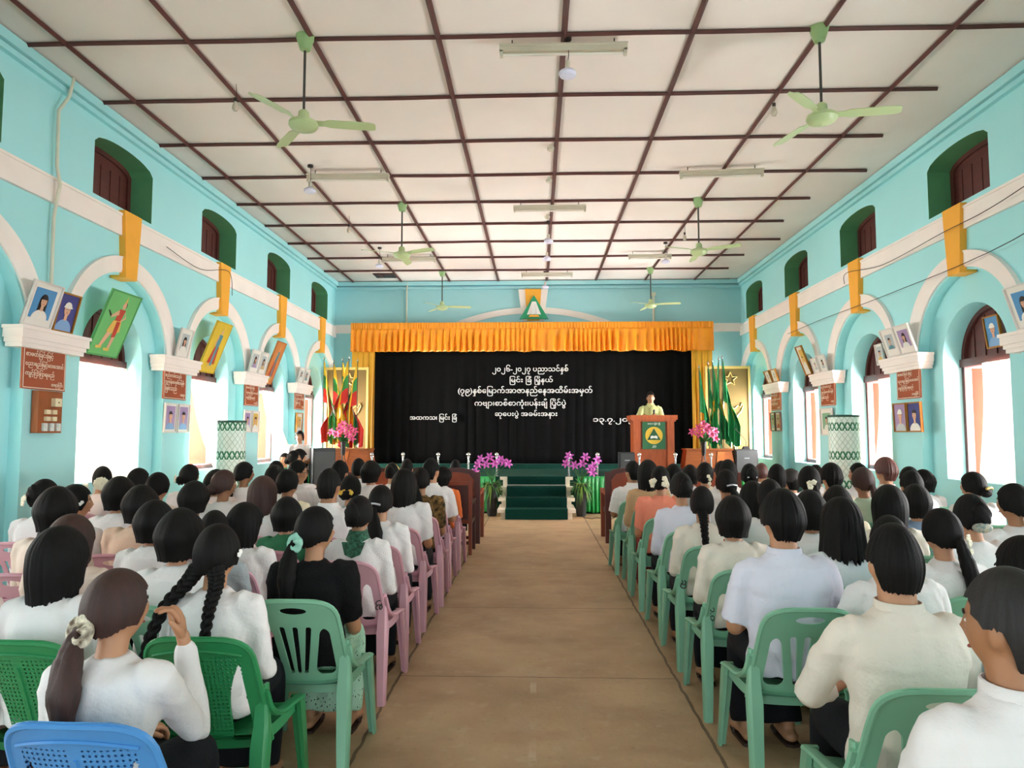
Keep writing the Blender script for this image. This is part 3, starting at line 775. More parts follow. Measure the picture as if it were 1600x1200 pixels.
def portrait(m, w, h, hair, top, cap):
    """simple head-and-shoulders picture; w,h size of the print, materials: 0 ground 1 skin 2 hair 3 top 4 white"""
    flat(m, [(-w / 2, -h / 2), (w / 2, -h / 2), (w / 2, h / 2), (-w / 2, h / 2)], 0, 0)
    s = min(w, h * .8); cy = h * .08
    if hair == 'long': flat(m, ell(0, cy + .01 * s, .235 * s, .3 * s) , .0015, 2); flat(m, [(-.23 * s, cy), (.23 * s, cy), (.25 * s, cy - .42 * s), (-.25 * s, cy - .42 * s)], .0015, 2)
    sh = [(-.45 * s, -h / 2)] + [(.45 * s * cos(a), -h / 2 + (h * .5 + cy - .36 * s) * sin(a)) for a in [pi - pi * k / 12 for k in range(13)]] + [(.45 * s, -h / 2)]
    flat(m, sh, .003, 3)
    flat(m, [(-.08 * s, cy - .4 * s), (.08 * s, cy - .4 * s), (.08 * s, cy), (-.08 * s, cy)], .0045, 1)
    flat(m, ell(0, cy, .165 * s, .225 * s), .006, 1)
    if hair: flat(m, ell(0, cy + .05 * s, .18 * s, .2 * s, 14, .15, pi - .15), .0075, 2)
    if cap: flat(m, ell(0, cy + .1 * s, .2 * s, .2 * s, 14, 0, pi), .009, 4); flat(m, ell(0, cy + .1 * s, .25 * s, .04 * s), .01, 4)
    for sx in (-1, 1): flat(m, ell(sx * .06 * s, cy + .02 * s, .022 * s, .01 * s, 8), .009, 2)
    flat(m, ell(0, cy - .11 * s, .05 * s, .013 * s, 8), .009, 5)
def picture(sgn, c, w, h, lean, label, frame='w', ground='blue', top='white', hair='long', cap=0, roll=0, kind='portrait', mount=.0, grp=None, name='framed_portrait', cat='picture'):
    """c: (y, z) of the bottom edge centre and x; lean in degrees, top edge towards the room"""
    t = thing(name, label, cat, c, 0, grp)
    up = Vector((-sgn * sin(radians(lean)), 0, cos(radians(lean)))); ri = Vector((0, -sgn, 0))
    if roll:
        q = radians(roll); ri, up = ri * cos(q) + up * sin(q), up * cos(q) - ri * sin(q)
    axes(t, c, ri, up)
    fm = {'w': M_FRW, 'g': M_FRG, 'k': M_FRK, 'n': None}[frame]
    b = .018 if frame != 'n' else 0
    m = MB()
    if fm:
        for cc, dd in (((0, b / 2, .01), (w, b, .03)), ((0, h - b / 2, .01), (w, b, .03)), ((-w / 2 + b / 2, h / 2, .01), (b, h - 2 * b, .03)), ((w / 2 - b / 2, h / 2, .01), (b, h - 2 * b, .03))): m.box(cc, dd)
        m.box((0, h / 2, -.004), (w, h, .008)); obj('frame', m, [fm], t, False)
        if mount:
            m = MB(); m.box((0, h / 2, .003), (w - 2 * b, h - 2 * b, .004)); obj('mount_board', m, [PC['white']], t, False)
    pw, ph = w - 2 * b - 2 * mount, h - 2 * b - 2.6 * mount
    m = MB(); portrait(m, pw, ph, hair, top, cap)
    o = obj('photo', m, [PC[ground], PSKIN, PHAIR, PC[top], PC['white'], PC['red']], t, False); o.location = (0, h / 2 + mount * .2, .006)
    return t
LX, RX = -1, 1
CAPL = [BAYS_L[k] + 1.32 for k in range(3, 7)]; CAPR = [BAYS_R[k] + 1.33 for k in range(3, 7)]
GL = 'portraits on the left wall'; GR = 'portraits on the right wall'
picture(LX, (-5.02, 6.88, 2.62), .42, .46, 17, 'white-framed portrait of a long-haired woman leaning on the first left capital', 'w', 'blue', 'white', 'long', 0, mount=.045, grp=GL)
picture(LX, (-5.02, 7.27, 2.62), .32, .42, 13, 'gold-framed portrait of a person in a white cap on the first left capital', 'g', 'navy', 'shirtblue', 'short', 1, grp=GL)
picture(LX, (-5.0, 9.76, 2.62), .34, .41, 13, 'white-framed small portrait alone on the second left capital', 'w', 'grey', 'white', 'long', 0, mount=.05, grp=GL)
picture(LX, (-5.0, 12.28, 2.62), .4, .41, 13, 'white-framed portrait, nearer one of the pair on the third left capital', 'w', 'grey', 'lilac', 'long', 0, mount=.05, grp=GL)
picture(LX, (-5.0, 12.66, 2.62), .32, .41, 13, 'white-framed portrait, farther one of the pair on the third left capital', 'w', 'grey', 'tan', 'long', 0, mount=.05, grp=GL)
picture(LX, (-5.0, 14.78, 2.62), .32, .33, 12, 'white-framed portrait, nearer one on the fourth left capital', 'w', 'grey', 'pale', 'long', 0, mount=.04, grp=GL)
picture(LX, (-5.0, 15.12, 2.62), .32, .33, 12, 'white-framed portrait, farther one on the fourth left capital', 'w', 'grey', 'teal', 'long', 0, mount=.04, grp=GL)
picture(LX, (-5.06, 9.63, 1.56), .33, .41, 2, 'white-framed portrait, nearer of the twin portraits under the second left plaque', 'w', 'lilac', 'shirtblue', 'short', 0, mount=.02, grp=GL)
picture(LX, (-5.06, 9.99, 1.56), .33, .41, 2, 'white-framed portrait, farther of the twin portraits under the second left plaque', 'w', 'lilac', 'shirtblue', 'short', 0, mount=.02, grp=GL)
picture(LX, (-5.06, 12.25, 1.57), .32, .39, 2, 'white-framed portrait, nearer one under the third left plaque', 'w', 'lilac', 'pale', 'short', 0, mount=.03, grp=GL)
picture(LX, (-5.06, 12.6, 1.57), .32, .39, 2, 'white-framed yellowish portrait, farther one under the third left plaque', 'w', 'yellow', 'pale', 'short', 0, mount=.03, grp=GL)
picture(LX, (-5.06, 14.96, 1.57), .38, .42, 2, 'tan-framed small portrait under the fourth left plaque', 'g', 'yellow', 'tan', 'short', 0, mount=.06, grp=GL)
picture(RX, (4.98, 9.96, 2.62), .36, .40, 17, 'white-framed portrait with dark figure, farther one on the first right capital', 'w', 'grey', 'teal', 'short', 0, mount=.06, grp=GR)
picture(RX, (4.98, 9.58, 2.62), .40, .40, 17, 'white-framed violet portrait, nearer one on the first right capital', 'w', 'lilac', 'pale', 'long', 0, mount=.05, grp=GR)
picture(RX, (5.02, 7.28, 2.62), .42, .46, 17, 'large white-framed portrait cut by the right photo edge', 'w', 'blue', 'white', 'long', 0, mount=.05, grp=GR)
picture(RX, (5.36, 8.4, 2.55), .28, .38, 7, 'gold-framed nurse-capped portrait on the fanlight of the nearest right window', 'g', 'blue', 'shirtblue', 'short', 1, grp=GR)
picture(RX, (5.40, 11.22, 2.62), .24, .33, 7, 'small pale portrait on the fanlight of the second right window', 'w', 'grey', 'yellow', 'short', 0, mount=.02, grp=GR)
picture(RX, (4.98, 13.05, 2.62), .30, .56, 20, 'gold-edged tall panel portrait tilting on the second right capital', 'g', 'yellow', 'pale', 'short', 0, mount=.05, grp=GR)
picture(RX, (4.99, 12.68, 2.62), .27, .28, 17, 'small pale portrait, middle one on the second right capital', 'w', 'pale', 'grey', 'short', 0, mount=.03, grp=GR)
picture(RX, (4.99, 12.36, 2.62), .31, .30, 17, 'small pale portrait, nearest one on the second right capital', 'w', 'pale', 'grey', 'long', 0, mount=.03, grp=GR)
picture(RX, (4.99, 15.22, 2.62), .32, .28, 20, 'small portrait, farther one on the third right capital', 'g', 'pale', 'tan', 'short', 0, mount=.05, grp=GR)
picture(RX, (4.99, 14.86, 2.62), .32, .28, 16, 'small portrait, nearer one on the third right capital', 'g', 'pale', 'tan', 'short', 0, mount=.05, grp=GR)
picture(RX, (5.05, 10.0, 1.57), .35, .40, 2, 'gold-framed portrait in a cap, farther one under the first right plaque', 'g', 'lilac', 'grey', 'short', 1, grp=GR)
picture(RX, (5.05, 9.63, 1.57), .35, .40, 2, 'gold-framed portrait with yellow lanyard, nearer one under the first right plaque', 'g', 'navy', 'white', 'short', 0, grp=GR)
picture(RX, (5.05, 12.5, 1.52), .5, .47, 2, 'pale green certificate frame under the second right plaque', 'w', 'green', 'pale', 'short', 0, mount=.06, grp=GR)
picture(RX, (5.05, 15.3, 1.6), .3, .40, 2, 'green narrow portrait, farther one under the third right plaque', 'k', 'green', 'grey', 'short', 0, mount=.03, grp=GR)
picture(RX, (5.05, 14.97, 1.6), .3, .40, 2, 'brown narrow portrait, nearer one under the third right plaque', 'k', 'tan', 'red', 'short', 0, mount=.03, grp=GR)
# brown plaques
def plaque(sgn, y, z, w, h, label, lines):
    t = thing('wall_plaque', label, 'plaque', (0, 0, 0), 0, 'brown plaques with white verses')
    axes(t, (sgn * (XW - .012), y, z), (0, -sgn, 0), (0, 0, 1))
    m = MB(); m.box((0, 0, .01), (w, h, .02)); m.mi = 0; obj('board', m, [M_PLAQ], t, False)
    m = MB(); b = .008
    for cc, dd in (((0, h / 2 - .015, .021), (w - .03, b, .003)), ((0, -h / 2 + .015, .021), (w - .03, b, .003)), ((-w / 2 + .015, 0, .021), (b, h - .03 - b, .003)), ((w / 2 - .015, 0, .021), (b, h - .03 - b, .003))): m.box(cc, dd)
    obj('white_border', m, [M_PLAQT], t, False)
    for k, (s, f) in enumerate(lines):
        q = fit_text(s, w * f, None, .003, .006); o = obj('lettering', q, [M_PLAQT], t, False)
        o.location = (-w / 2 + .04 + w * f / 2 if k < len(lines) - 1 else w / 2 - .04 - w * f / 2, h / 2 - h * (k + .75) / (len(lines) + .35), .022)
V = [('စာဖတ်ြခင်းြဖင့်', .62), ('ပညာရည်ြမင့်မားေအာင်', .88), ('ကျင့်ြကံြကရမည်', .66), ('ဆရာြကီး', .28)]
V2 = [('စည်းကမ်းသည်', .7), ('လူတန်းစား၏တန်ဖိုး', .84), ('ြဖစ်သည်', .5), ('ဆရာ', .2)]
for sgn, y, z, w, h, l, ln in ((-1, 7.1, 2.205, .64, .42, 'brown verse plaque below the first left capital, above the switchboard', V), (-1, 9.74, 2.22, .62, .39, 'brown verse plaque below the second left capital', V2), (-1, 12.43, 2.23, .58, .38, 'brown verse plaque below the third left capital', V), (-1, 14.98, 2.245, .58, .37, 'brown verse plaque below the fourth left capital, nearest the flags', V2),
                           (1, 9.79, 2.225, .6, .41, 'brown verse plaque below the first right capital', V), (1, 12.46, 2.23, .6, .40, 'brown verse plaque below the second right capital', V2), (1, 15.13, 2.23, .58, .39, 'brown verse plaque below the third right capital', V)):
    plaque(sgn, y, z, w, h, l, ln)
# painted panels hanging in the arch heads
def painting(sgn, y, x0, x1, z0, z1, w, gcol, kind, label):
    t = thing('arch_painting', label, 'painting', (0, 0, 0), 0, 'painted panels in the left arches')
    up = Vector((x1 - x0, 0, z1 - z0)); h = up.length; axes(t, (x0, y, z0), (0, -sgn, 0), up)
    gm = pm(label.split()[0] + '_panel_paint', gcol, .45, .14, 2.5)
    m = MB(); m.box((0, h / 2, 0), (w, h, .02)); m.mi = 1
    obj('panel', m, [gm], t, False)
    m = MB(); b = .02
    for cc, dd in (((0, b / 2, .012), (w, b, .006)), ((0, h - b / 2, .012), (w, b, .006)), ((-w / 2 + b / 2, h / 2, .012), (b, h - 2 * b, .006)), ((w / 2 - b / 2, h / 2, .012), (b, h - 2 * b, .006))): m.box(cc, dd)
    obj('edge_strip', m, [pm(label.split()[0] + '_panel_edge', {'green': '4f9a58', 'yellow': 'c9a92c', 'orange': 'b5703a'}[label.split()[0]], .5, .1)], t, False)
    m = MB(); s = w; z = .0105
    S, Y, R, B, K = 0, 1, 2, 3, 4
    cx = .05 * s; c2 = h * .80
    if kind == 'warrior':
        flat(m, [(cx - .03 * s, c2 + .05 * s), (cx + .05 * s, c2 + .05 * s), (cx + .01 * s, h * .95)], z, Y)
        flat(m, ell(cx, c2, .055 * s, .07 * s), z + .001, S); flat(m, ell(cx + .03 * s, c2 + .01 * s, .05 * s, .06 * s), z + .0005, K)
        flat(m, [(cx - .1 * s, c2 - .08 * s), (cx + .1 * s, c2 - .08 * s), (cx + .06 * s, h * .56), (cx - .12 * s, h * .55)], z, R)
        flat(m, [(cx - .1 * s, c2 - .1 * s), (cx - .3 * s, h * .62), (cx - .27 * s, h * .59), (cx - .06 * s, c2 - .2 * s)], z + .001, S)
        flat(m, [(cx - .3 * s, h * .6), (cx - .42 * s, h * .68), (cx - .41 * s, h * .7), (cx - .28 * s, h * .63)], z + .001, K)
        flat(m, [(cx + .09 * s, c2 - .1 * s), (cx + .2 * s, h * .62), (cx + .05 * s, h * .55), (cx + .06 * s, h * .58), (cx + .15 * s, h * .63)], z + .001, S)
        flat(m, [(cx - .16 * s, h * .56), (cx + .1 * s, h * .56), (cx + .16 * s, h * .40), (cx - .02 * s, h * .36), (cx - .25 * s, h * .38)], z + .002, Y)
        flat(m, [(cx - .05 * s, h * .55), (cx + .07 * s, h * .55), (cx + .09 * s, h * .32), (cx - .03 * s, h * .3)], z + .003, R)
        flat(m, [(cx - .2 * s, h * .4), (cx - .05 * s, h * .4), (cx - .22 * s, h * .14), (cx - .3 * s, h * .15)], z + .0015, S)
        flat(m, [(cx + .0 * s, h * .38), (cx + .1 * s, h * .38), (cx + .06 * s, h * .13), (cx - .02 * s, h * .13)], z + .0015, S)
        flat(m, [(cx - .38 * s, h * .15), (cx - .2 * s, h * .16), (cx - .2 * s, h * .12), (cx - .36 * s, h * .11)], z + .002, Y); flat(m, [(cx - .12 * s, h * .13), (cx + .07 * s, h * .14), (cx + .07 * s, h * .09), (cx - .1 * s, h * .09)], z + .002, Y)
    else:
        flat(m, [(cx - .05 * s, c2 + .05 * s), (cx + .05 * s, c2 + .05 * s), (cx, h * .95)], z, Y); flat(m, ell(cx, c2, .05 * s, .065 * s), z + .001, S)
        flat(m, [(cx - .12 * s, c2 - .07 * s), (cx + .12 * s, c2 - .07 * s), (cx + .1 * s, h * .5), (cx - .1 * s, h * .5)], z, B)
        flat(m, [(cx - .12 * s, c2 - .07 * s), (cx - .2 * s, h * .55), (cx - .15 * s, h * .54), (cx - .07 * s, c2 - .15 * s)], z + .001, S)
        flat(m, [(cx - .13 * s, h * .52), (cx + .13 * s, h * .52), (cx + .22 * s, h * .18), (cx - .25 * s, h * .2)], z + .001, R)
        flat(m, [(cx - .05 * s, h * .6), (cx + .07 * s, h * .6), (cx + .06 * s, h * .15), (cx - .06 * s, h * .15)], z + .002, B)
        flat(m, [(cx - .18 * s, h * .19), (cx + .14 * s, h * .17), (cx + .1 * s, h * .08), (cx - .16 * s, h * .1)], z + .0015, Y)
    obj('painted_figure', m, [PSKIN, PC['yellow'], PC['red'], PC['teal'], PHAIR], t, False)
painting(-1, 8.2, -5.16, -4.86, 2.47, 3.22, .60, '6fbf74', 'warrior', 'green tilted painting of a crowned figure in the nearest full left arch')
painting(-1, 10.85, -5.16, -4.86, 2.5, 3.28, .54, 'dfbe3c', 'robed', 'yellow tilted painting of a robed figure in the second left arch')
painting(-1, 13.35, -5.16, -4.86, 2.5, 3.3, .46, 'd98a4e', 'robed', 'orange tilted painting of a robed figure in the third left arch')
# switchboard
t = thing('switchboard', 'brown wooden switchboard with beige sockets on the first left pier', 'switchboard', (0, 0, 0)); axes(t, (-XW + .01, 7.14, 1.77), (0, 1, 0), (0, 0, 1))
m = MB(); m.box((0, 0, .035), (.36, .43, .07)); obj('box', m, [M_TABLE], t, False)
MB_ = pm('beige_switch_plastic', 'e3d8b4', .4, .05)
m = MB(); m.box((.06, .10, .09), (.10, .085, .05)); m.box((.06, .10, .117), (.012, .012, .006), None, 1); obj('socket', m, [MB_, M_CORD], t, False)
for y in (-.0, -.07):
    for x in (-.06, .04): m = MB(); m.box((x, y, .082), (.06, .045, .03)); obj('switch', m, [MB_], t, False)
for x in (-.09, .01, .11):
    m = MB(); m.box((x, -.155, .08), (.06, .08, .025)); m.tube([(x, -.14, .093), (x, -.14, .1)], .022, 12); obj('dial', m, [pm('pale_dial_plastic', 'd5e0dc', .4, .05)], t, False)
# conduits and wires
t = thing('wall_conduit', 'pale conduit pipe running down the left wall to the portraits', 'pipe', (-XW + .03, 7.1, 2.6))
m = MB(); m.tube([(.02, .02, -.17), (.03, 0, .1), (.02, 0, 1.2), (.05, 0, 1.42), (.07, 0, 1.55), (.03, 0, 1.75), (.02, 0, 2.35), (.06, .1, 2.55), (.08, .13, 2.77)], .018, 8); obj('pipe', m, [M_PVC], t)
t = thing('wall_conduit', 'pale conduit on the far wall left of the arch', 'pipe', (-3.25, YF - .04, 4.25)); m = MB(); m.tube([(0, 0, 0), (0, 0, .9), (.03, -.05, 1.1)], .022, 8); obj('pipe', m, [M_PVC], t)
t = thing('wall_conduit', 'pale grey pipe on the far wall behind the right far fan', 'pipe', (2.92, YF - .04, 4.25)); m = MB(); m.tube([(0, 0, 0), (0, 0, .78)], .03, 8); m.box((0, 0, .76), (.11, .06, .08)); obj('pipe', m, [M_PVC], t)
def wire(pts, label):
    m = MB(); m.tube(pts, .005, 5, sm=6); tag(obj('wire', m, [M_CORD]), label, 'wire')
wire([(4.96, 5.3, 4.3), (4.95, 7.5, 4.02), (4.93, 8.6, 3.98), (4.96, 10.2, 3.96), (4.94, 11.3, 4.1), (4.96, 11.45, 3.95)], 'black wire sagging along the right white band')
wire([(4.94, 5.5, 3.9), (4.94, 7.4, 3.55), (4.94, 10.0, 3.5), (4.94, 12.2, 3.52), (4.94, 14, 3.5)], 'thin wire strung across the right arches')
wire([(-4.95, 9.2, 4.05), (-4.97, 10.2, 3.98), (-4.94, 11.1, 4.15), (-4.96, 11.3, 3.8)], 'black wire looping over the second left keystone')
m = MB(); m.tube([(.86, 13.3, .006), (1.0, 13.1, .006), (1.12, 13.22, .006), (1.3, 13.0, .006), (1.45, 13.3, .006), (1.5, 13.85, .006)], .006, 5, sm=6); tag(obj('cable', m, [M_CORD]), 'thin black cable lying on the floor right of the steps', 'cable')
# woven drums
def drum(x, y, h, label):
    t = thing('woven_drum', label, 'woven drum', (x, y, 0), group='tall woven drums by the walls'); r = .215
    mt = MATS.get('green_white_weave')
    if not mt:
        mt = pm('green_white_weave', 'dfeee6', .55, .06, 20); n = mt.node_tree.nodes; L = mt.node_tree.links
        tc = n.new('ShaderNodeTexCoord'); sp = n.new('ShaderNodeSeparateXYZ'); L.new(tc.outputs['Object'], sp.inputs[0])
        def M_(op, a, b=None, c=None):
            q = n.new('ShaderNodeMath'); q.operation = op
            for i, v in enumerate((a, b, c)):
                if v is None: continue
                if isinstance(v, (int, float)): q.inputs[i].default_value = v
                else: L.new(v, q.inputs[i])
            return q.outputs[0]
        ang = M_('ARCTAN2', sp.outputs[1], sp.outputs[0]); a1 = M_('MULTIPLY', ang, 18 / (2 * pi)); z = sp.outputs[2]; zz = M_('MULTIPLY', z, 9.5)
        def line(v): return M_('LESS_THAN', M_('ABSOLUTE', M_('SUBTRACT', M_('FRACT', v), .5)), .07)
        lat = M_('MAXIMUM', line(M_('ADD', a1, zz)), line(M_('SUBTRACT', a1, zz)))
        f = M_('FRACT', M_('DIVIDE', M_('SUBTRACT', z, .12), .42)); band = M_('MULTIPLY', M_('GREATER_THAN', f, .50), M_('LESS_THAN', f, .79))
        fc = M_('ABSOLUTE', M_('SUBTRACT', f, .645))
        zig = M_('LESS_THAN', M_('ABSOLUTE', M_('SUBTRACT', M_('ABSOLUTE', M_('SUBTRACT', M_('FRACT', M_('MULTIPLY', a1, 1.0)), .5)), M_('MULTIPLY', fc, 3.0))), .16)
        band = M_('MULTIPLY', band, zig)
        mx = n.new('ShaderNodeMix'); mx.data_type = 'RGBA'; L.new(M_('MULTIPLY', lat, .55), mx.inputs['Factor']); old = n['Principled BSDF'].inputs['Base Color'].links[0].from_socket
        L.new(old, mx.inputs[6]); mx.inputs[7].default_value = lin('5d8f80')
        m2 = n.new('ShaderNodeMix'); m2.data_type = 'RGBA'; L.new(band, m2.inputs['Factor']); L.new(mx.outputs[2], m2.inputs[6]); m2.inputs[7].default_value = lin('0f6a44'); L.new(m2.outputs[2], n['Principled BSDF'].inputs['Base Color'])
    m = MB(); m.lathe([(r * 1.0, 0), (r * 1.0, h), (r * .95, h), (r * .95, .05)], n=40); obj('woven_body', m, [mt], t)
    m = MB(); m.lathe([(r * 1.0, h - .02), (r * 1.03, h - .01), (r * 1.03, h + .012), (r * .94, h + .012), (r * .94, h - .02)], n=40); obj('rim', m, [pm('dark_green_rim', '1b4a38', .5, .1)], t)
drum(-4.55, 10.45, 1.73, 'tall green and white woven drum by the left wall'); drum(4.55, 10.68, 1.81, 'tall green and white woven drum by the right wall')

# ------------------------------------------------------------------ ceiling things
def ceiling_fan(x, y, a0, drop, label):
    t = thing('ceiling_fan', label, 'ceiling fan', (x, y, H), 0, 'pale green ceiling fans')
    m = MB(); m.lathe([(.03, -.15), (.05, -.14), (.085, -.03), (.09, -.0)], n=18); obj('canopy', m, [M_FAND], t)
    m = MB(); m.tube([(0, 0, -.1), (0, 0, -drop + .08)], .013, 8); obj('down_rod', m, [M_ROD], t)
    m = MB(); m.lathe([(.03, .12), (.05, .1), (.055, .03), (.10, .02), (.135, 0), (.14, -.03), (.12, -.06), (.06, -.085), (.0, -.09)], (0, 0, -drop), 24); obj('motor', m, [M_FAN], t)
    for k in range(3):
        a = a0 + 2 * pi * k / 3; R = Matrix.Rotation(a, 3, 'Z'); m = MB(); rows = []
        for r, w, z in ((.11, .03, 0), (.2, .03, 0), (.24, .055, .0), (.45, .062, -.005), (.62, .058, -.01), (.665, .045, -.012), (.68, .02, -.013)):
            rows.append([R @ Vector((r, y_, z_)) + Vector((0, 0, -drop)) for y_, z_ in ((-w, .012 + z), (w, -.012 + z), (w, -.018 + z), (-w, .006 + z))])
        m.loft(rows); obj('blade', m, [M_FAN], t)
for x, y, a, l in ((-2.22, 6.53, radians(8), 'pale green ceiling fan, the big one at upper left'), (2.68, 6.55, radians(-12), 'pale green ceiling fan, the big one at upper right'), (-2.22, 11.5, radians(-30), 'pale green ceiling fan in the middle of the left row'),
                (2.65, 11.45, radians(-33), 'pale green ceiling fan in the middle of the right row'), (-2.2, 16.4, radians(3), 'ceiling fan nearest the stage on the left'), (2.65, 16.3, radians(-20), 'ceiling fan nearest the stage on the right')):
    ceiling_fan(x, y, a, .86, l)
def tube_light(x, y, w, label, yaw=0):
    t = thing('tube_light', label, 'ceiling light', (x, y, H - .03), yaw, 'unlit ceiling tube lights')
    m = MB(); m.box((0, 0, -.075), (w, .05, .05)); m.box((0, 0, -.045), (w, .11, .012)); 
    for s in (-1, 1): m.box((s * (w / 2 - .02), 0, -.115), (.03, .05, .06))
    obj('housing', m, [M_TUBEH], t, False)
    m = MB(); m.tube([(-w / 2 + .04, 0, -.125), (w / 2 - .04, 0, -.125)], .014, 10); obj('tube', m, [M_TUBE], t)
    for s in (-1, 1): m = MB(); m.tube([(s * w * .4, 0, -.04), (s * w * .4, .01, .03)], .006, 5); obj('hook', m, [M_CORD], t)
tube_light(.27, 6.66, 1.24, 'tube light hanging nearest over the central batten'); tube_light(-2.73, 10.0, 1.2, 'tube light on the left between near and middle fans', .02); tube_light(2.66, 10.03, 1.18, 'tube light on the right between near and middle fans', -.05)
tube_light(.23, 11.53, 1.2, 'tube light over the middle of the central batten'); tube_light(-2.72, 14.9, 1.15, 'tube light behind the left middle fan'); tube_light(2.4, 14.8, .9, 'tube light behind the right middle fan'); tube_light(.26, 16.45, 1.2, 'tube light nearest the far arch emblem')
def led(x, y, z, label):
    t = thing('round_bulb', label, 'light bulb', (x, y, H), 0, 'unlit hanging round bulbs'); d = H - z
    m = MB(); m.tube([(0, 0, -.02), (.012, 0, -d * .5), (0, 0, -d + .1)], .004, 5, sm=4); m.lathe([(.03, -.035), (.04, -.03), (.04, 0)], n=12); obj('cord', m, [M_CORD], t)
    m = MB(); m.lathe([(.022, -d + .04), (.024, -d + .10), (.018, -d + .115), (.0, -d + .12)], n=14); obj('socket', m, [M_TUBEH], t)
    m = MB(); m.lathe([(.02, -d + .045), (.04, -d + .03), (.078, -d + .005), (.086, -d - .015), (.075, -d - .04), (.04, -d - .052), (.0, -d - .055)], n=22); obj('bulb', m, [M_LED], t)
led(.31, 6.64, 5.03, 'round bulb below the nearest tube light'); led(-3.22, 9.8, 5.02, 'round bulb left of the left front tube light'); led(.23, 12.6, 5.02, 'round bulb on the central batten beyond the middle tube light'); led(-3.22, 14.3, 5.0, 'round bulb near the left rear tube light'); led(2.6, 14.1, 5.0, 'round bulb near the right rear tube light'); led(.22, 13.8, 5.0, 'round bulb farther along the central batten'); led(.22, 16.6, 5.02, 'round bulb just before the far arch keystone')
def bare(x, y, z, label):
    t = thing('bare_bulb', label, 'light bulb', (x, y, H), 0, 'small bare bulbs'); d = H - z
    m = MB(); m.tube([(0, 0, -.02), (.01, 0, -d * .5), (0, 0, -d + .09)], .003, 5, sm=4); obj('cord', m, [M_CORD], t)
    m = MB(); m.lathe([(.018, -d + .06), (.02, -d + .1), (.0, -d + .11)], n=12); obj('socket', m, [M_CORD], t)
    m = MB(); m.lathe([(.014, -d + .065), (.03, -d + .02), (.036, -d - .01), (.024, -d - .04), (0, -d - .048)], n=16); obj('bulb', m, [pm('clear_bulb_glass', 'c9bfae', .15, .1)], t)
bare(-3.27, 7.4, 5.1, 'bare bulb hanging beside the near left fan'); bare(2.64, 7.72, 5.1, 'bare bulb hanging beside the near right fan'); bare(-3.27, 12.1, 5.1, 'bare bulb beside the left middle fan'); bare(2.71, 12.8, 5.1, 'bare bulb beside the right middle fan')
for y, l in ((9.2, 'small ceiling rose on the central batten, nearest one'), (10.4, 'small ceiling rose on the central batten, middle one'), (12.2, 'small ceiling rose on the central batten, farthest one')):
    m = MB(); m.lathe([(.015, -.09), (.045, -.075), (.05, -.04), (.02, -.03), (.02, 0)], (.20, y, H), 14); tag(obj('ceiling_rose', m, [M_TUBEH]), l, 'ceiling rose')

# ------------------------------------------------------------------ plastic chairs
PLAST = dict(P=pm('pink_chair_plastic', 'd9a5b3', .42, .1, 5, .05, 30), GA=pm('mint_chair_plastic', '84bd9e', .4, .1, 5, .05, 30),
             GB=pm('green_chair_plastic', '2c8a54', .38, .12, 5, .05, 30), BB=pm('blue_chair_plastic', '4a8fd0', .38, .12, 5, .05, 30))
def back_map(u, v, w):
    # v = 0 at seat level; the back leans away and its sides wrap forward
    return Vector((u, -.155 - .17 * (max(v, 0) / .44) ** 1.15 + .75 * u * u - w, .375 + v))
def slat_sdf(u, v):
    hw = .222 - .035 * max(v, 0) / .43
    o = max(rbox(u, v, 0, .18, hw, .26, .10) if v > .2 else abs(u) - hw, -v - .02)
    hole = (u / .062) ** 2 + ((v - .383) / .017) ** 2 - 1
    o = max(o, -hole * .02)
    au = abs(u); g = .062 + .052 * (v / .33)           # half width of the slat fan
    op = rbox(au, v, (g + hw - .048) / 2 + .0, .185, max(.012, (hw - .048 - g) / 2), .115, .035)
    o = max(o, -op)
    for k in (-1, 0, 1):
        c = k * (.020 + .045 * (v / .33)); s = rbox(u, v, c, .19, .0085 + .006 * v / .33, .115, .008); o = max(o, -s)
    return o
def mesh_sdf(u, v):
    hw = .225 - .03 * max(v, 0) / .43
    o = max(rbox(u, v, 0, .18, hw, .26, .10) if v > .2 else abs(u) - hw, -v - .02)
    au = abs(u); g = .095 + .085 * max(0, (v - .12) / .26) ** 2.2
    op = max(au - (hw - .052), -(au - g), .01 - v, v - .36)
    return max(o, -op)
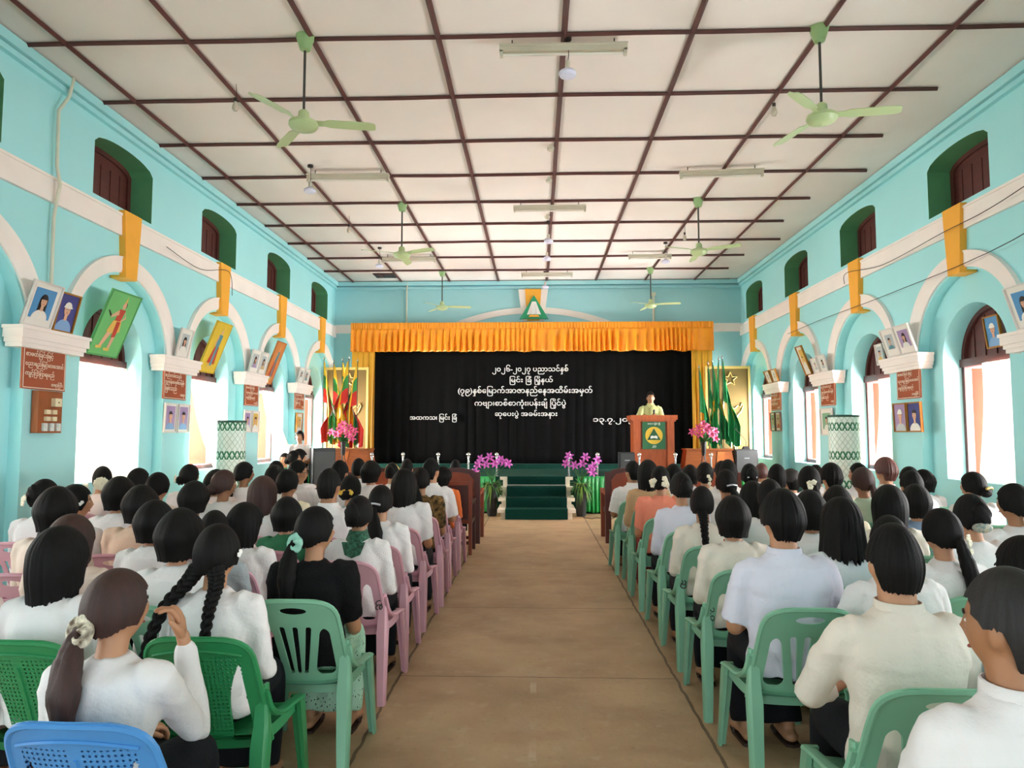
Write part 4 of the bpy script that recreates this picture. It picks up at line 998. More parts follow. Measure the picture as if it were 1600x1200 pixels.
def build_chair(kind, mat):
    P = {}
    if kind == 'S': P['backrest'] = (sheet(slat_sdf, -.24, .24, -.03, .46, 64, 66, back_map, .011), [mat])
    else:
        q = sheet(mesh_sdf, -.24, .24, -.03, .46, 56, 58, back_map, .011)
        dm = MATS.get(mat.name + '_perforated')
        if not dm:
            dm = mat.copy(); dm.name = mat.name + '_perforated'; MATS[dm.name] = dm; n = dm.node_tree.nodes; L = dm.node_tree.links
            tc = n.new('ShaderNodeTexCoord'); sp = n.new('ShaderNodeSeparateXYZ'); L.new(tc.outputs['Object'], sp.inputs[0])
            def M_(op, a, b=None):
                k = n.new('ShaderNodeMath'); k.operation = op
                for i, v in enumerate((a, b)):
                    if v is None: continue
                    if isinstance(v, (int, float)): k.inputs[i].default_value = v
                    else: L.new(v, k.inputs[i])
                return k.outputs[0]
            a = M_('SUBTRACT', M_('FRACT', M_('MULTIPLY', sp.outputs[0], 62)), .5); b = M_('SUBTRACT', M_('FRACT', M_('MULTIPLY', sp.outputs[2], 62)), .5)
            rr = M_('ADD', M_('MULTIPLY', a, a), M_('MULTIPLY', b, b)); hol = M_('LESS_THAN', rr, .055)
            inn = M_('MULTIPLY', M_('LESS_THAN', M_('ABSOLUTE', sp.outputs[0]), .155), M_('GREATER_THAN', M_('ABSOLUTE', sp.outputs[0]), .02)); hol = M_('MULTIPLY', hol, inn)
            hol = M_('MULTIPLY', hol, M_('MULTIPLY', M_('LESS_THAN', sp.outputs[2], .735), M_('GREATER_THAN', sp.outputs[2], .42)))
            tr = n.new('ShaderNodeBsdfTransparent'); mx = n.new('ShaderNodeMixShader'); L.new(hol, mx.inputs[0]); L.new(n['Principled BSDF'].outputs[0], mx.inputs[1]); L.new(tr.outputs[0], mx.inputs[2]); L.new(mx.outputs[0], n['Material Output'].inputs[0])
        P['backrest'] = (q, [dm])
    m = MB()                                               # rolled rim of the back
    rim = []
    for k in range(41):
        t = k / 40
        if t < .3: u, v = -.222 + .0 * t, .30 * t / .3
        elif t > .7: u, v = .222, .30 * (1 - t) / .3
        else:
            a = pi - pi * (t - .3) / .4; c, s = cos(a), sin(a); e = .55
            u = .222 * (1 if c >= 0 else -1) * abs(c) ** e; v = .30 + .132 * s ** e
        hw = (.222 if kind == 'S' else .225) - (.035 if kind == 'S' else .03) * v / .43
        rim.append(back_map(u / .222 * hw, v, .007))
    m.tube(rim, .011, 6)
    if kind == 'M':
        m.tube([back_map(u, .385 - .9 * u * u * (1 if abs(u) < .15 else 1), .014) for u in [-.165 + .033 * k for k in range(11)]], .006, 5)
        m.tube([back_map(0, v, .012) for v in (.05, .15, .25, .33)], .006, 5)
    P['back_rim'] = (m, [mat])
    m = MB(); rows = []
    for j in range(15):                                    # seat with rolled front edge
        t = j / 14; y = -.19 + .42 * t; z = .425 - .02 * sin(pi * t) - (.05 * max(0, (t - .8) / .2) ** 2)
        w = .205 + .02 * t; rows.append([(w * s, y, z - .012 * (1 - abs(s) ** 3) + (.0 if abs(s) < .99 else -.03)) for s in (-1, -.97, -.8, -.5, -.2, .2, .5, .8, .97, 1)])
    m.loft(rows, False, None, False); low = [[(x, y, z - .014) for x, y, z in r] for r in rows]; m.loft([r[::-1] for r in low], False, None, False)
    for s in (-1, 1):                                      # side wings sweeping from the back post to the front leg
        m.tube([(s * .214, -.19, .58), (s * .218, -.15, .50), (s * .222, -.04, .445), (s * .226, .1, .43), (s * .228, .215, .415)], [.024, .03, .03, .026, .026], 8, sm=4, flat=(.45, 1))
    P['seat'] = (m, [mat])
    legs = []
    for s in (-1, 1):
        m = MB(); m.loft([[(s * (x + a), y + b, z) for a, b in ((-w, -d), (w * .6, -d), (w, -d * .4), (w, d), (w * .4, d), (w * .2, -d * .3), (-w, -d * .3))] for x, y, z, w, d in ((.205, -.17, .60, .018, .016), (.205, -.17, .45, .026, .022), (.212, -.20, .38, .03, .03), (.226, -.26, .15, .025, .026), (.235, -.295, 0, .021, .022))]); legs.append(m)
        m = MB(); m.loft([[(s * (x + a), y + b, z) for a, b in ((-w, d), (w, d), (w, -d), (w * .3, -d), (w * .2, d * .3), (-w, d * .3))] for x, y, z, w, d in ((.215, .2, .42, .028, .03), (.218, .215, .34, .028, .03), (.228, .255, .12, .022, .024), (.235, .275, 0, .019, .02))]); legs.append(m)
    for k, m in enumerate(legs): P['leg', k] = (m, [mat])
    return {k: a.mesh(k if isinstance(k, str) else 'leg', b, True, 35) for k, (a, b) in P.items()}
CHAIRS = {'P': build_chair('S', PLAST['P']), 'GA': build_chair('S', PLAST['GA']), 'GB': build_chair('M', PLAST['GB']), 'BB': build_chair('M', PLAST['BB'])}
CNAME = dict(P='pink plastic chair', GA='mint plastic chair', GB='deep green perforated chair', BB='blue perforated chair')
CGRP = dict(P='pink plastic chairs', GA='mint green plastic chairs', GB='deep green plastic chairs', BB=None)
def chair(kind, x, y, rz, label):
    t = thing('plastic_chair', label, 'chair', (x, y, 0), rz, CGRP[kind])
    for k, me in CHAIRS[kind].items(): link(k if isinstance(k, str) else k[0], me, t)
    return t
def painted_mark(t, body, side=1, size=.045):
    q = fit_text(body, size * 2.4, size, .001, .01); o = obj('painted_mark', q, [M_CORD], t, False)
    c = back_map(side * .19, .19, .0135); o.location = c; o.rotation_euler = (pi / 2 + .32, -side * pi / 2, side * .25); return o

# ------------------------------------------------------------------ wooden seats at the front
def wooden_bench(x0, x1, yb, label, h=1.06):
    t = thing('wooden_bench', label, 'bench', ((x0 + x1) / 2, yb, 0)); w = x1 - x0
    m = MB(); pts = [(-w / 2 + .04, .45), (w / 2 - .04, .45), (w / 2 - .02, h - .14), (w / 2 - .1, h - .03), (w / 2 - .25, h), (-w / 2 + .25, h), (-w / 2 + .1, h - .03), (-w / 2 + .02, h - .14)]
    m.prism([(x, -.02, z) for x, z in pts], (0, .045, 0)); obj('backrest', m, [M_WOODD], t, False)
    m = MB(); m.prism([(x * .93, -.028, .5 + (z - .45) * .82) for x, z in pts], (0, .012, 0)); obj('carved_panel', m, [M_WOOD], t, False)
    m = MB(); m.box((0, .33, .42), (w - .06, .66, .06)); obj('seat', m, [M_WOODD], t, False)
    for s in (-1, 1):
        m = MB(); m.box((s * (w / 2 - .04), .0, .5), (.08, .09, 1.0)); obj('leg', m, [M_WOODD], t, False)
        m = MB(); m.box((s * (w / 2 - .06), .66, .34), (.13, .1, .68)); obj('leg', m, [M_WOOD], t, False)
        m = MB(); m.box((s * (w / 2 - .05), .34, .70), (.11, .76, .05)); obj('armrest', m, [M_WOOD], t, False)
    return t
wooden_bench(-2.7, -.80, 10.15, 'dark carved wooden bench at the front left of the aisle'); wooden_bench(.98, 2.9, 10.25, 'dark red wooden bench at the front right of the aisle')
t = thing('wooden_armchair', 'dark wooden armchair with panelled back beside the left aisle', 'armchair', (-1.1, 9.2, 0))
m = MB(); m.box((0, -.01, .66), (.44, .02, .46)); obj('back_panel', m, [M_WOODD], t, False)
m = MB(); m.box((0, -.01, .91), (.52, .045, .05)); m.box((0, -.01, .42), (.52, .045, .05)); m.box((-.25, -.01, .47), (.045, .05, .94)); m.box((.25, -.01, .47), (.045, .05, .94)); obj('back_frame', m, [M_WOOD], t, False)
m = MB(); m.box((0, .24, .42), (.54, .52, .05)); obj('seat', m, [M_WOODD], t, False)
for s in (-1, 1):
    m = MB(); m.box((s * .25, .47, .32), (.05, .05, .64)); obj('leg', m, [M_WOODD], t, False)
    m = MB(); m.box((s * .25, .24, .66), (.06, .54, .035)); obj('armrest', m, [M_WOODD], t, False)
m = MB(); m.box((0, .47, .15), (.46, .03, .04)); m.box((0, 0, .15), (.46, .03, .04)); obj('stretcher', m, [M_WOODD], t, False)

# ------------------------------------------------------------------ people
SKIN = [pm('skin_tan', 'b98563', .55, .06, 20), pm('skin_brown', 'a3714f', .55, .06, 20)]
M_EYE, M_IRIS, M_LIP = pm('eye_white', 'ece6df', .3, .02), pm('eye_dark', '1e1613', .3, .05), pm('lip', '9c5148', .5, .05)
HAIRM = dict(black=pm('black_hair', '0b0807', .62, .3, 14, .35, 160, stretch=(3, 3, .25), spec=.18), brown=pm('brown_hair', '38180f', .6, .4, 14, .35, 160, stretch=(3, 3, .25)),
             red=pm('reddish_hair', '5a2c25', .45, .3, 14, .35, 160, stretch=(3, 3, .25)), dkbrown=pm('dark_brown_hair', '120b09', .6, .4, 14, .35, 160, stretch=(3, 3, .25)))
def cl(name, col, **k): return pm('cloth_' + name, col, .85, k.pop('var', .05), k.pop('scale', 7), k.pop('bump', .25), k.pop('bscale', 70), spec=.2, **k)
CLOTH = dict(white=cl('white', 'e4e0e0'), whitel=cl('lace_white', 'e6e2e1', bscale=160, bump=.6), whiteo=cl('off_white', 'e2d8cc'), whiteb=cl('bluish_white', 'd9d9e8'), whiteg=cl('greyish_white', 'd9e1e6'), pinkw=cl('pale_pink', 'efdcd8'), cream=cl('cream', 'ece0c4'),
             beigew=cl('warm_beige', 'e3cfc0'), beige=cl('beige', 'd9b9a2'), grey=cl('grey', 'aab3b9'), blue=cl('blue_grey', '7d93ad'), green=cl('bottle_green', '2f6b4a'), navy=cl('navy', '232a44'), dark=cl('dark_sarong', '16171d', var=.2), black=cl('black_eyelet', '121214', bscale=120, bump=.9, var=.3), salmon=cl('salmon', 'ec8d74'),
             tan=cl('tan', 'c5a27c'), orange=cl('orange', 'e2733a'), palegreen=cl('pale_green', 'b9cdb4'), pattern=cl('black_gold_pattern', '1b1714', dark='8a6a3a', scale=26), red=cl('red_sarong', '8f2b28', dark='5a1c22', scale=9), mint=cl('mint_print', 'b5dcc4', dark='9fcdb2', scale=5), batik=cl('batik', '6b4a35', dark='d9c6a5', scale=30), khaki=cl('pale_khaki', 'b9bb84'))
def mint_spots():
    m = CLOTH['mint']; n = m.node_tree.nodes; L = m.node_tree.links; tc = n.new('ShaderNodeTexCoord'); mp = n.new('ShaderNodeMapping'); mp.inputs['Scale'].default_value = (16, 16, 9); L.new(tc.outputs['Object'], mp.inputs[0])
    v = n.new('ShaderNodeTexVoronoi'); L.new(mp.outputs[0], v.inputs['Vector']); lt = n.new('ShaderNodeMath'); lt.operation = 'LESS_THAN'; lt.inputs[1].default_value = .22; L.new(v.outputs['Distance'], lt.inputs[0])
    b = n['Principled BSDF']; old = b.inputs['Base Color'].links[0].from_socket; mx = n.new('ShaderNodeMix'); mx.data_type = 'RGBA'; L.new(lt.outputs[0], mx.inputs['Factor']); L.new(old, mx.inputs[6]); mx.inputs[7].default_value = lin('1d2a26'); L.new(mx.outputs[2], b.inputs['Base Color'])
mint_spots()
DIM = dict(m=dict(sz=.915, hz=1.128, sw=.178, hip=.165, wst=.155, ch=.172, nk=.061, k=1.0), f=dict(sz=.882, hz=1.085, sw=.150, hip=.168, wst=.132, ch=.148, nk=.046, k=.95))
HY = .015
def head_fn(k):
    def f(p):
        x, y, z = p.x, p.y, p.z; X, Y, Z = .074 * x, .095 * y, .117 * z
        if z < 0:
            X *= 1 - .30 * (-z) ** 1.6
            if y < 0: Y *= 1 - .30 * (-z) ** 1.2
            else: Y *= 1 - .10 * (-z) ** 2
        if y > .3:
            g = lambda a, b, s, t: exp(-((abs(X) - a) / s) ** 2 - ((Z - b) / t) ** 2)
            Y += .021 * g(0, -.022, .011, .02) + .012 * g(0, .0, .009, .02) - .007 * g(.03, .008, .016, .012) + .004 * g(.03, .028, .022, .008) + .007 * g(0, -.058, .022, .011) + .007 * g(0, -.098, .02, .016)
        return Vector((X, Y, Z)) * k
    return f
def arm_joints(sex, arms, s, D=0):
    d = DIM[sex]; sz = d['sz'] + D; sx = d['sw']
    S = Vector((s * sx, -.02, sz)); E = Vector((s * (sx + .05), .03, sz - .27)); Wr = Vector((s * .10, .27, .605 + D)); dirn = Vector((-s * .45, .85, -.15)); pal = Vector((0, -.1, -1))
    if arms == 'cross': E = Vector((s * (sx + .085), .10, sz - .245)); Wr = Vector((-s * .04, .25 - .03 * s, sz - .215 - .02 * s)); dirn = Vector((-s, .12, .05)); pal = Vector((0, -1, 0))
    if arms == 'mouth' and s > 0: E = Vector((s * (sx + .02), .22, sz - .25)); Wr = Vector((.125, .20, d['hz'] - .155)); dirn = Vector((-.25, -.15, 1)); pal = Vector((-.75, -.65, 0))
    if arms == 'speak':
        if s < 0: E = Vector((s * (sx + .05), .05, sz - .27)); Wr = Vector((-.10, .25, sz - .235)); dirn = Vector((.55, .45, .55)); pal = Vector((.7, -.6, .2))
        else: E = Vector((s * (sx + .09), .09, sz - .26)); Wr = Vector((.17, .25, sz - .155)); dirn = Vector((-.5, .85, -.05)); pal = Vector((0, 0, -1))
    return S, E, Wr, dirn, pal
def hand(m, w, dirn, pal, s, k, curl):
    """palm, four unequal fingers and a thumb leaving the side of the palm; s=+1 right hand"""
    d = dirn.normalized(); n = (pal - d * pal.dot(d)).normalized(); side = d.cross(n) * s      # side points to the little finger
    side = -side
    def P(a, b, c): return w + d * a * k + side * b * k + n * c * k
    m.tube([P(-.02, 0, 0), P(.02, 0, 0), P(.055, -.002, 0), P(.088, -.002, .004)], [.024 * k, .034 * k, .041 * k, .038 * k], 10, sm=3, round_ends=True, flat=(1, .42) if abs(d.cross(Vector((0, 0, 1))).normalized().dot(side)) > .6 or abs(d.z) > .9 else (.42, 1))
    for j, (b, L) in enumerate(((-.030, .072), (-.010, .080), (.010, .075), (.029, .060))):
        a0 = Vector((.085, b, .003)); pts = [a0 - Vector((.02, 0, 0)), a0]; ang = 0; q = a0.copy()
        for seg, l in enumerate((.45, .32, .25)):
            ang += curl * (.5, .9, .6)[seg]; q = q + Vector((cos(ang) * L * l, b * .04, sin(ang) * L * l)); pts.append(q.copy())
        m.tube([P(*p) for p in pts], [.0095 * k, .0095 * k, .009 * k, .0083 * k, .0072 * k], 7, round_ends=True)
    tp = [(.012, -.022, .004), (.035, -.046, .012), (.058, -.058, .022), (.080, -.056, .032)]
    m.tube([P(*p) for p in tp], [.015 * k, .013 * k, .0105 * k, .009 * k], 7, sm=2, round_ends=True)
def ering(a, b, cy, z, n=20, p=2.3, cx=0):
    r = []
    for k in range(n):
        t = 2 * pi * k / n; c, s = cos(t), sin(t)
        r.append((cx + a * (1 if c >= 0 else -1) * abs(c) ** (2 / p), cy + b * (1 if s >= 0 else -1) * abs(s) ** (2 / p), z))
    return r
def torso_rings(sex, g=0, D=0, hem=None):
    d = DIM[sex]; sz = d['sz'] + D; b0 = .49 + D
    R = [(d['hip'], .125, -.02, b0), (d['hip'] * .98, .12, -.03, b0 + .09), (d['wst'], .105, -.035, b0 + .2), (d['ch'], .112, -.03, sz - .15), (d['sw'] + .005, .105, -.03, sz - .06), (d['sw'] * .88, .085, -.03, sz + .012), (d['sw'] * .55, .066, -.02, sz + .045), (d['nk'] * 1.15, d['nk'] * 1.1, -.015, sz + .07)]
    out = []
    for k, (a, b, cy, z) in enumerate(R):
        e = g if k < 6 else g * .5
        if hem and k == 0: z = hem + D; e = g * 1.1
        out.append(ering(a + e, b + e, cy, z + (g * .25 if k > 4 else 0)))
    return out
BODY = {}
def body_mesh(sex, arms, yaw, stand, skin):
    key = (sex, arms, yaw, stand, skin)
    if key in BODY: return BODY[key]
    d = DIM[sex]; D = .43 if stand else 0; k = d['k']; hz = d['hz'] + D; sz = d['sz'] + D
    m = MB(); m.loft(torso_rings(sex, -.022, D))
    m.tube([(0, -.02, sz - .02), (0, -.015, sz + .05), (0, HY - .012, hz - .09), (0, HY - .005, hz - .03)], [d['nk'] * 1.25, d['nk'], d['nk'], d['nk'] * .95], 14)
    Rz = Matrix.Rotation(-radians(yaw), 3, 'Z'); hc = Vector((0, HY, hz))
    m.ball(hc, 1, 28, 22, None, Rz, head_fn(k))
    for s in (-1, 1):
        m.ball(hc + Rz @ Vector((s * .075, -.008, -.005)) * k, (.013 * k, .02 * k, .033 * k), 10, 8, None, Rz)
        S, E, Wr, dr, pl = arm_joints(sex, arms, s, D)
        q = .9 if sex == 'f' else 1
        m.tube([S + Vector((-s * .03, 0, -.02)), S + Vector((-s * .004, 0, -.022)), S.lerp(E, .5), E, E.lerp(Wr, .35), Wr, Wr + dr.normalized() * .03], [.042 * q, .045 * q, .042 * q, .039 * q, .038 * q, .026 * q, .024 * q], 12, sm=3, round_ends=True)
        if stand: J = [(s * .09, -.01, .95), (s * .095, .0, .75), (s * .09, .02, .48), (s * .09, -.0, .25), (s * .09, -.02, .09)]; RR = [.085, .075, .055, .05, .04]; ft = (.0, .0)
        else: J = [(s * .085, 0, .50), (s * .095, .19, .505), (s * .10, .37, .485), (s * .10, .36, .3), (s * .10, .30, .09)]; RR = [.085, .075, .058, .05, .036]; ft = (0, .32)
        m.tube(J, RR, 12, sm=3, round_ends=True); f = J[-1]
        m.tube([(f[0], f[1] - .04, .05), (f[0], f[1] + .05, .055), (f[0] + s * .012, f[1] + .14, .04), (f[0] + s * .015, f[1] + .19, .032)], [.034, .038, .036, .022], 10, sm=2, round_ends=True, flat=(1.15, .8))
    q = remesh(m, 'body', None, .0085, 4, .45)
    for s in (-1, 1):
        q.mi = 0; S, E, Wr, dr, pl = arm_joints(sex, arms, s, D); hand(q, Wr + dr.normalized() * .02, dr, pl, s, .92 if sex == 'f' else 1.0, 1.0 if (arms == 'speak' and s < 0) else .8 if arms == 'mouth' else .35)
        e = hc + Rz @ Vector((s * .030, .0735, .008)) * k
        q.mi = 1; q.ball(e, (.0135 * k, .010 * k, .0058 * k), 10, 8, 1, Rz); q.ball(e + Rz @ Vector((0, .0055, 0)), (.0064 * k, .0058 * k, .0056 * k), 8, 6, 2, Rz)
        q.tube([hc + Rz @ Vector((s * x, y, z)) * k for x, y, z in ((.014, .0885, .026), (.03, .0862, .031), (.047, .0755, .026))], .0028, 5, 2, sm=2)
    q.ball(hc + Rz @ Vector((0, .0845, -.058)) * k, (.020 * k, .0065 * k, .0055 * k), 12, 6, 3, Rz)
    me = q.mesh('body', [SKIN[skin], M_EYE, M_IRIS, M_LIP], True, 180); BODY[key] = me
    return me
SHIRT = {}
def shirt_mesh(sex, arms, style, stand, mat):
    key = (sex, arms, style, stand)
    if key not in SHIRT:
        d = DIM[sex]; D = .43 if stand else 0; sz = d['sz'] + D
        g = .016 if sex == 'm' else .011; m = MB(); rg = torso_rings(sex, g, D, .455)
        m.loft(rg)
        for s in (-1, 1):
            S, E, Wr, dr, pl = arm_joints(sex, arms, s, D); q = .92 if sex == 'f' else 1.05
            if style == 'long': pts = [S + Vector((-s * .05, 0, -.02)), S, S.lerp(E, .5), E, E.lerp(Wr, .5), E.lerp(Wr, .9)]; rr = [.062, .070, .062, .055, .05, .042]
            elif style == 'puff': pts = [S + Vector((-s * .05, 0, -.02)), S + Vector((s * .008, 0, .012)), S.lerp(E, .4), S.lerp(E, .85)]; rr = [.06, .078, .074, .06]
            else: pts = [S + Vector((-s * .05, 0, -.02)), S + Vector((0, 0, -.012)), S.lerp(E, .5), S.lerp(E, .92)]; rr = [.060, .064, .068, .070]
            if arms == 'cross' and style != 'long': pts += [E, E.lerp(Wr, .25)]; rr = rr[:2] + [.060, .056, .054, .056]
            m.tube(pts, [r * q for r in rr], 14, sm=3, round_ends=(style == 'long'))
        yk = sz - .10
        def post(c, n):
            a = .009 * noise.noise((c.x * 7, c.y * 7, c.z * 5)) + .006 * noise.noise((c.x * 20, c.y * 20, c.z * 8 + 3))
            q_ = noise.noise((c.x * 6 + c.z * 5, c.z * 4 - c.x * 3, c.y * 3)); a += .010 * max(0, .22 - abs(q_)) / .22 * (.4 + noise.noise((c.x * 4, 5, c.z * 4))) - .004
            if sex == 'm' and style == 'short': a += .006 if (c.z > yk and abs(c.x) < d['sw'] and c.y < .02) else 0
            a = max(a, -.005)
            low = max(0, min(1, (.72 + D - c.z) / .2)); a += low * .008 * sin(c.x * 38 + c.z * 30 + 3 * noise.noise((c.x * 5, c.z * 6, 1)))
            return c + n * a
        q = remesh(m, 'shirt', None, .0115, 5, .5, post)
        if sex == 'm':                                     # stand collar
            r0 = ering(d['nk'] * 1.32, d['nk'] * 1.35, -.012, sz + .052); r1 = ering(d['nk'] * 1.2, d['nk'] * 1.24, -.006, sz + .098); r2 = [(x * .93, y * .93, z + .002) for x, y, z in r1]; r3 = [(x * .95, y * .95, z - .03) for x, y, z in r1]
            q.loft([r0, r1, r2, r3], False)
        else:
            r0 = ering(d['nk'] * 1.5, d['nk'] * 1.5, -.012, sz + .045); r1 = ering(d['nk'] * 1.28, d['nk'] * 1.3, -.01, sz + .062); r2 = [(x * .9, y * .9, z - .01) for x, y, z in r1]
            q.loft([r0, r1, r2], False)
        SHIRT[key] = q
    kk = key + (mat.name,)
    if kk not in SHIRT: SHIRT[kk] = SHIRT[key].mesh('shirt', [mat], True, 60)
    return SHIRT[kk]
SKRT = {}
def sarong_mesh(sex, stand, mat):
    key = (sex, stand)
    if key not in SKRT:
        m = MB(); hp = DIM[sex]['hip']
        if stand: m.loft([ering(a, b, cy, z) for a, b, cy, z in ((.15, .12, 0, .12), (.16, .125, 0, .5), (hp + .015, .135, -.01, .88), (hp, .13, -.02, 1.02))])
        else:
            m.ball((0, -.02, .52), (hp + .012, .14, .10), 20, 12)
            for s in (-1, 1):
                m.tube([(s * .085, -.01, .51), (s * .095, .19, .512), (s * .10, .365, .495)], [.10, .094, .078], 14, sm=3, round_ends=True)
                m.tube([(s * .10, .365, .48), (s * .095, .365, .3), (s * .09, .31, .10)], [.082, .085, .088], 14, sm=3)
            m.tube([(0, .0, .51), (0, .2, .505), (0, .355, .47)], [.085, .082, .07], 12, round_ends=True); m.tube([(0, .36, .46), (0, .32, .1)], [.075, .08], 12)
        SKRT[key] = remesh(m, 'sarong', None, .014, 10, .5, lambda c, n: c + n * (.008 * noise.noise((c.x * 9, c.y * 8, c.z * 4)) - .002))
    kk = key + (mat.name,)
    if kk not in SKRT: SKRT[kk] = SKRT[key].mesh('sarong', [mat], True, 60)
    return SKRT[kk]
# ---- hair: a shell of strands grown over the skull, cut to the hairline and hanging to the style's length
def hair_shell(m, zb, zs, zf, off=.02, k=1.0, flare=.0, seed=0, ridge=.035, top=.02, jag=.012, fw=1.0, nape=0.0, bulge=0.0, under=0.0):
    A, B, C = .074 + off, .095 + off, .117 + top; nt, nr = 96, 22; rings = []
    sm = lambda a, b, x: (lambda t: t * t * (3 - 2 * t))(max(0, min(1, (x - a) / (b - a))))  # smooth step
    for j in range(1, nr + 2):
        t = min(1, j / nr); ring = []
        for i in range(nt):
            th = 2 * pi * i / nt; ad = abs(((th + pi) % (2 * pi)) - pi)       # 0 at the nape, pi at the forehead
            ze = zb + (zs - zb) * (sm(radians(60), radians(80), ad) if nape else sm(radians(45), radians(92), ad)); ze = ze + (zf - ze) * sm(radians(98 / fw), radians(142), ad)
            ze += jag * noise.noise((cos(th) * 9, sin(th) * 9, seed)) * (1 if j >= nr - 1 else 0)
            z = C - (C - ze) * t ** 1.7
            e = sqrt(max(0, 1 - (z / C) ** 2)) if z > 0 else k + (1 - k) * sqrt(max(.02, 1 - min(.97, (z / (C * 1.0)) ** 2)))
            r = e * (1 + flare * max(0, -z))
            r *= 1 + ridge * noise.noise((cos(th) * 11, sin(th) * 11, seed + z * 3)) * min(1, t * 2) + ridge * .6 * noise.noise((cos(th) * 30, sin(th) * 30, seed + z * 4)) * min(1, t * 2)
            r *= 1 - nape * sm(.01, -.085, z)
            r *= 1 + bulge * sin(pi * min(1, max(0, .35 - z / .3))) if bulge else 1
            if under and ze < 0: r *= 1 - under * sm(.68, 1.0, t) * min(1, -ze / .06)
            if j == nr + 1: r *= .72; z += .012
            ring.append((A * r * sin(th), -B * r * cos(th) - .006, z))
        rings.append(ring)
    m.loft(rings, False); c = m.vert((0, -.006, C)); n0 = len(m.v) - 1 - nt * len(rings)
    for i in range(nt): m.face((c, n0 + i, n0 + (i + 1) % nt))
    l0 = n0 + nt * (len(rings) - 1); m.face([l0 + i for i in range(nt)])
def tail(m, pts, rr, seed=0, n=28, flat=(1, .8)):
    k0 = len(m.v); m.tube(pts, rr, n, sm=6, flat=flat, round_ends=True)
    P = [Vector(p) for p in pts]
    for i in range(k0, len(m.v)):
        c = Vector(m.v[i]); a = min(P, key=lambda p: (p - c).length); d = (c - a); d.z *= .3
        if d.length > 1e-5: m.v[i] = tuple(c + d.normalized() * .004 * (noise.noise((d.normalized().x * 6, d.normalized().y * 6, seed + c.z * 2)) * 2))
def braid(m, pts, r0, r1, nper, phase=0):
    P = spline(pts, 24); n = len(P)
    for s in range(3):
        q = []; rr = []
        for i, p in enumerate(P):
            t = i / (n - 1); a = 2 * pi * (nper * t + s / 3); r = r0 + (r1 - r0) * t; d = (P[min(i + 1, n - 1)] - P[max(i - 1, 0)]).normalized(); u = Vector((1, 0, 0)) - d * d.x; u.normalize(); w = d.cross(u)
            q.append(p + u * (cos(a) * r * .75) + w * (sin(2 * a) * r * .4)); rr.append(r * .62)
        m.tube(q, rr, 8, round_ends=True)
HAIR = {}
def hair_mesh(style, mat):
    if style not in HAIR:
        m = MB(); S = style
        if S == 'bob': hair_shell(m, -.118, -.108, .035, .026, 1.0, .2, 1, .035, .026, .01, 1.0, 0, .14, .22)
        elif S == 'bobl': hair_shell(m, -.165, -.15, .04, .03, 1.0, .4, 2, .035, .028, .012, 1.0, 0, .08, .1)
        elif S == 'long': hair_shell(m, -.185, -.165, .045, .028, .95, .5, 3, .055, .026, .045, 1.0, 0, .05, .08)
        elif S == 'wavy': hair_shell(m, -.19, -.165, .04, .034, 1.0, .9, 5, .085, .03, .05)
        elif S == 'short': hair_shell(m, -.080, .008, .066, .011, 0, 0, 6, .06, .028, .010, 1.0, .06)
        elif S == 'full': hair_shell(m, -.080, -.012, .05, .024, .05, 0, 7, .09, .042, .016, 1.0, .20)
        elif S == 'crop': hair_shell(m, -.07, -.005, .08, .008, 0, 0, 8, .03, .008, .015)
        else: hair_shell(m, -.072, -.045, .06, .016, .1, 0, 9, .03, .018, .01, .95)
        if S == 'pony': tail(m, [(0, -.085, -.035), (0, -.125, -.055), (.02, -.16, -.13), (.05, -.185, -.22), (.07, -.19, -.33)], [.022, .026, .048, .054, .026], 3)
        if S == 'ponylong': tail(m, [(0, -.09, -.02), (0, -.125, -.05), (0, -.165, -.15), (.005, -.20, -.27), (.01, -.205, -.40)], [.022, .028, .042, .042, .018], 4)
        if S == 'bun': m.ball((0, -.105, -.038), (.056, .045, .048), 26, 18, None, None, lambda p: Vector((p.x * .056, p.y * .045, p.z * .048)) * (1 + .10 * sin(5 * math.atan2(p.z, p.x) + 7 * p.y)))
        if S == 'up': m.ball((0, -.095, .015), (.055, .04, .075), 24, 18, None, None, lambda p: Vector((p.x * .055, p.y * .04, p.z * .08)) * (1 + .08 * sin(4 * p.x * 2 + 9 * p.z)))
        if S == 'braid2':
            for s in (-1, 1): braid(m, [(s * .045, -.07, -.05), (s * .075, -.10, -.11), (s * .095 + (-.03 if s < 0 else 0), -.165, -.20), (s * .11 + (-.05 if s < 0 else 0), -.21, -.33)] + ([(-.18, -.215, -.44)] if s < 0 else []), .030, .016, 4.5)
        if S == 'braid1': braid(m, [(0, -.085, -.05), (.012, -.12, -.11), (.02, -.18, -.20), (.03, -.21, -.33)], .03, .018, 3.5)
        HAIR[S] = m
    kk = (style, mat.name)
    if kk not in HAIR: HAIR[kk] = HAIR[style].mesh('hair', [mat], True, 70)
    return HAIR[kk]
M_FLW, M_FLY, M_FLO = pm('blossom_white', 'f3ead2', .6, .1, 30), pm('blossom_yellow', 'e8bf4a', .6, .1, 30), pm('blossom_orange', 'f0652a', .6, .1, 30)
M_SCRW, M_SCRG = pm('scrunchie_white_print', 'efe6cf', .8, .3, 34, dark='5a4a3a'), pm('scrunchie_mint', '9fd6c4', .8, .15, 20)
M_CLIP = pm('hair_clip_silver', 'cfd3da', .3, .05, metal=.7); M_GCLIP = pm('hair_clip_gold', 'd6b46a', .35, .05, metal=.6)
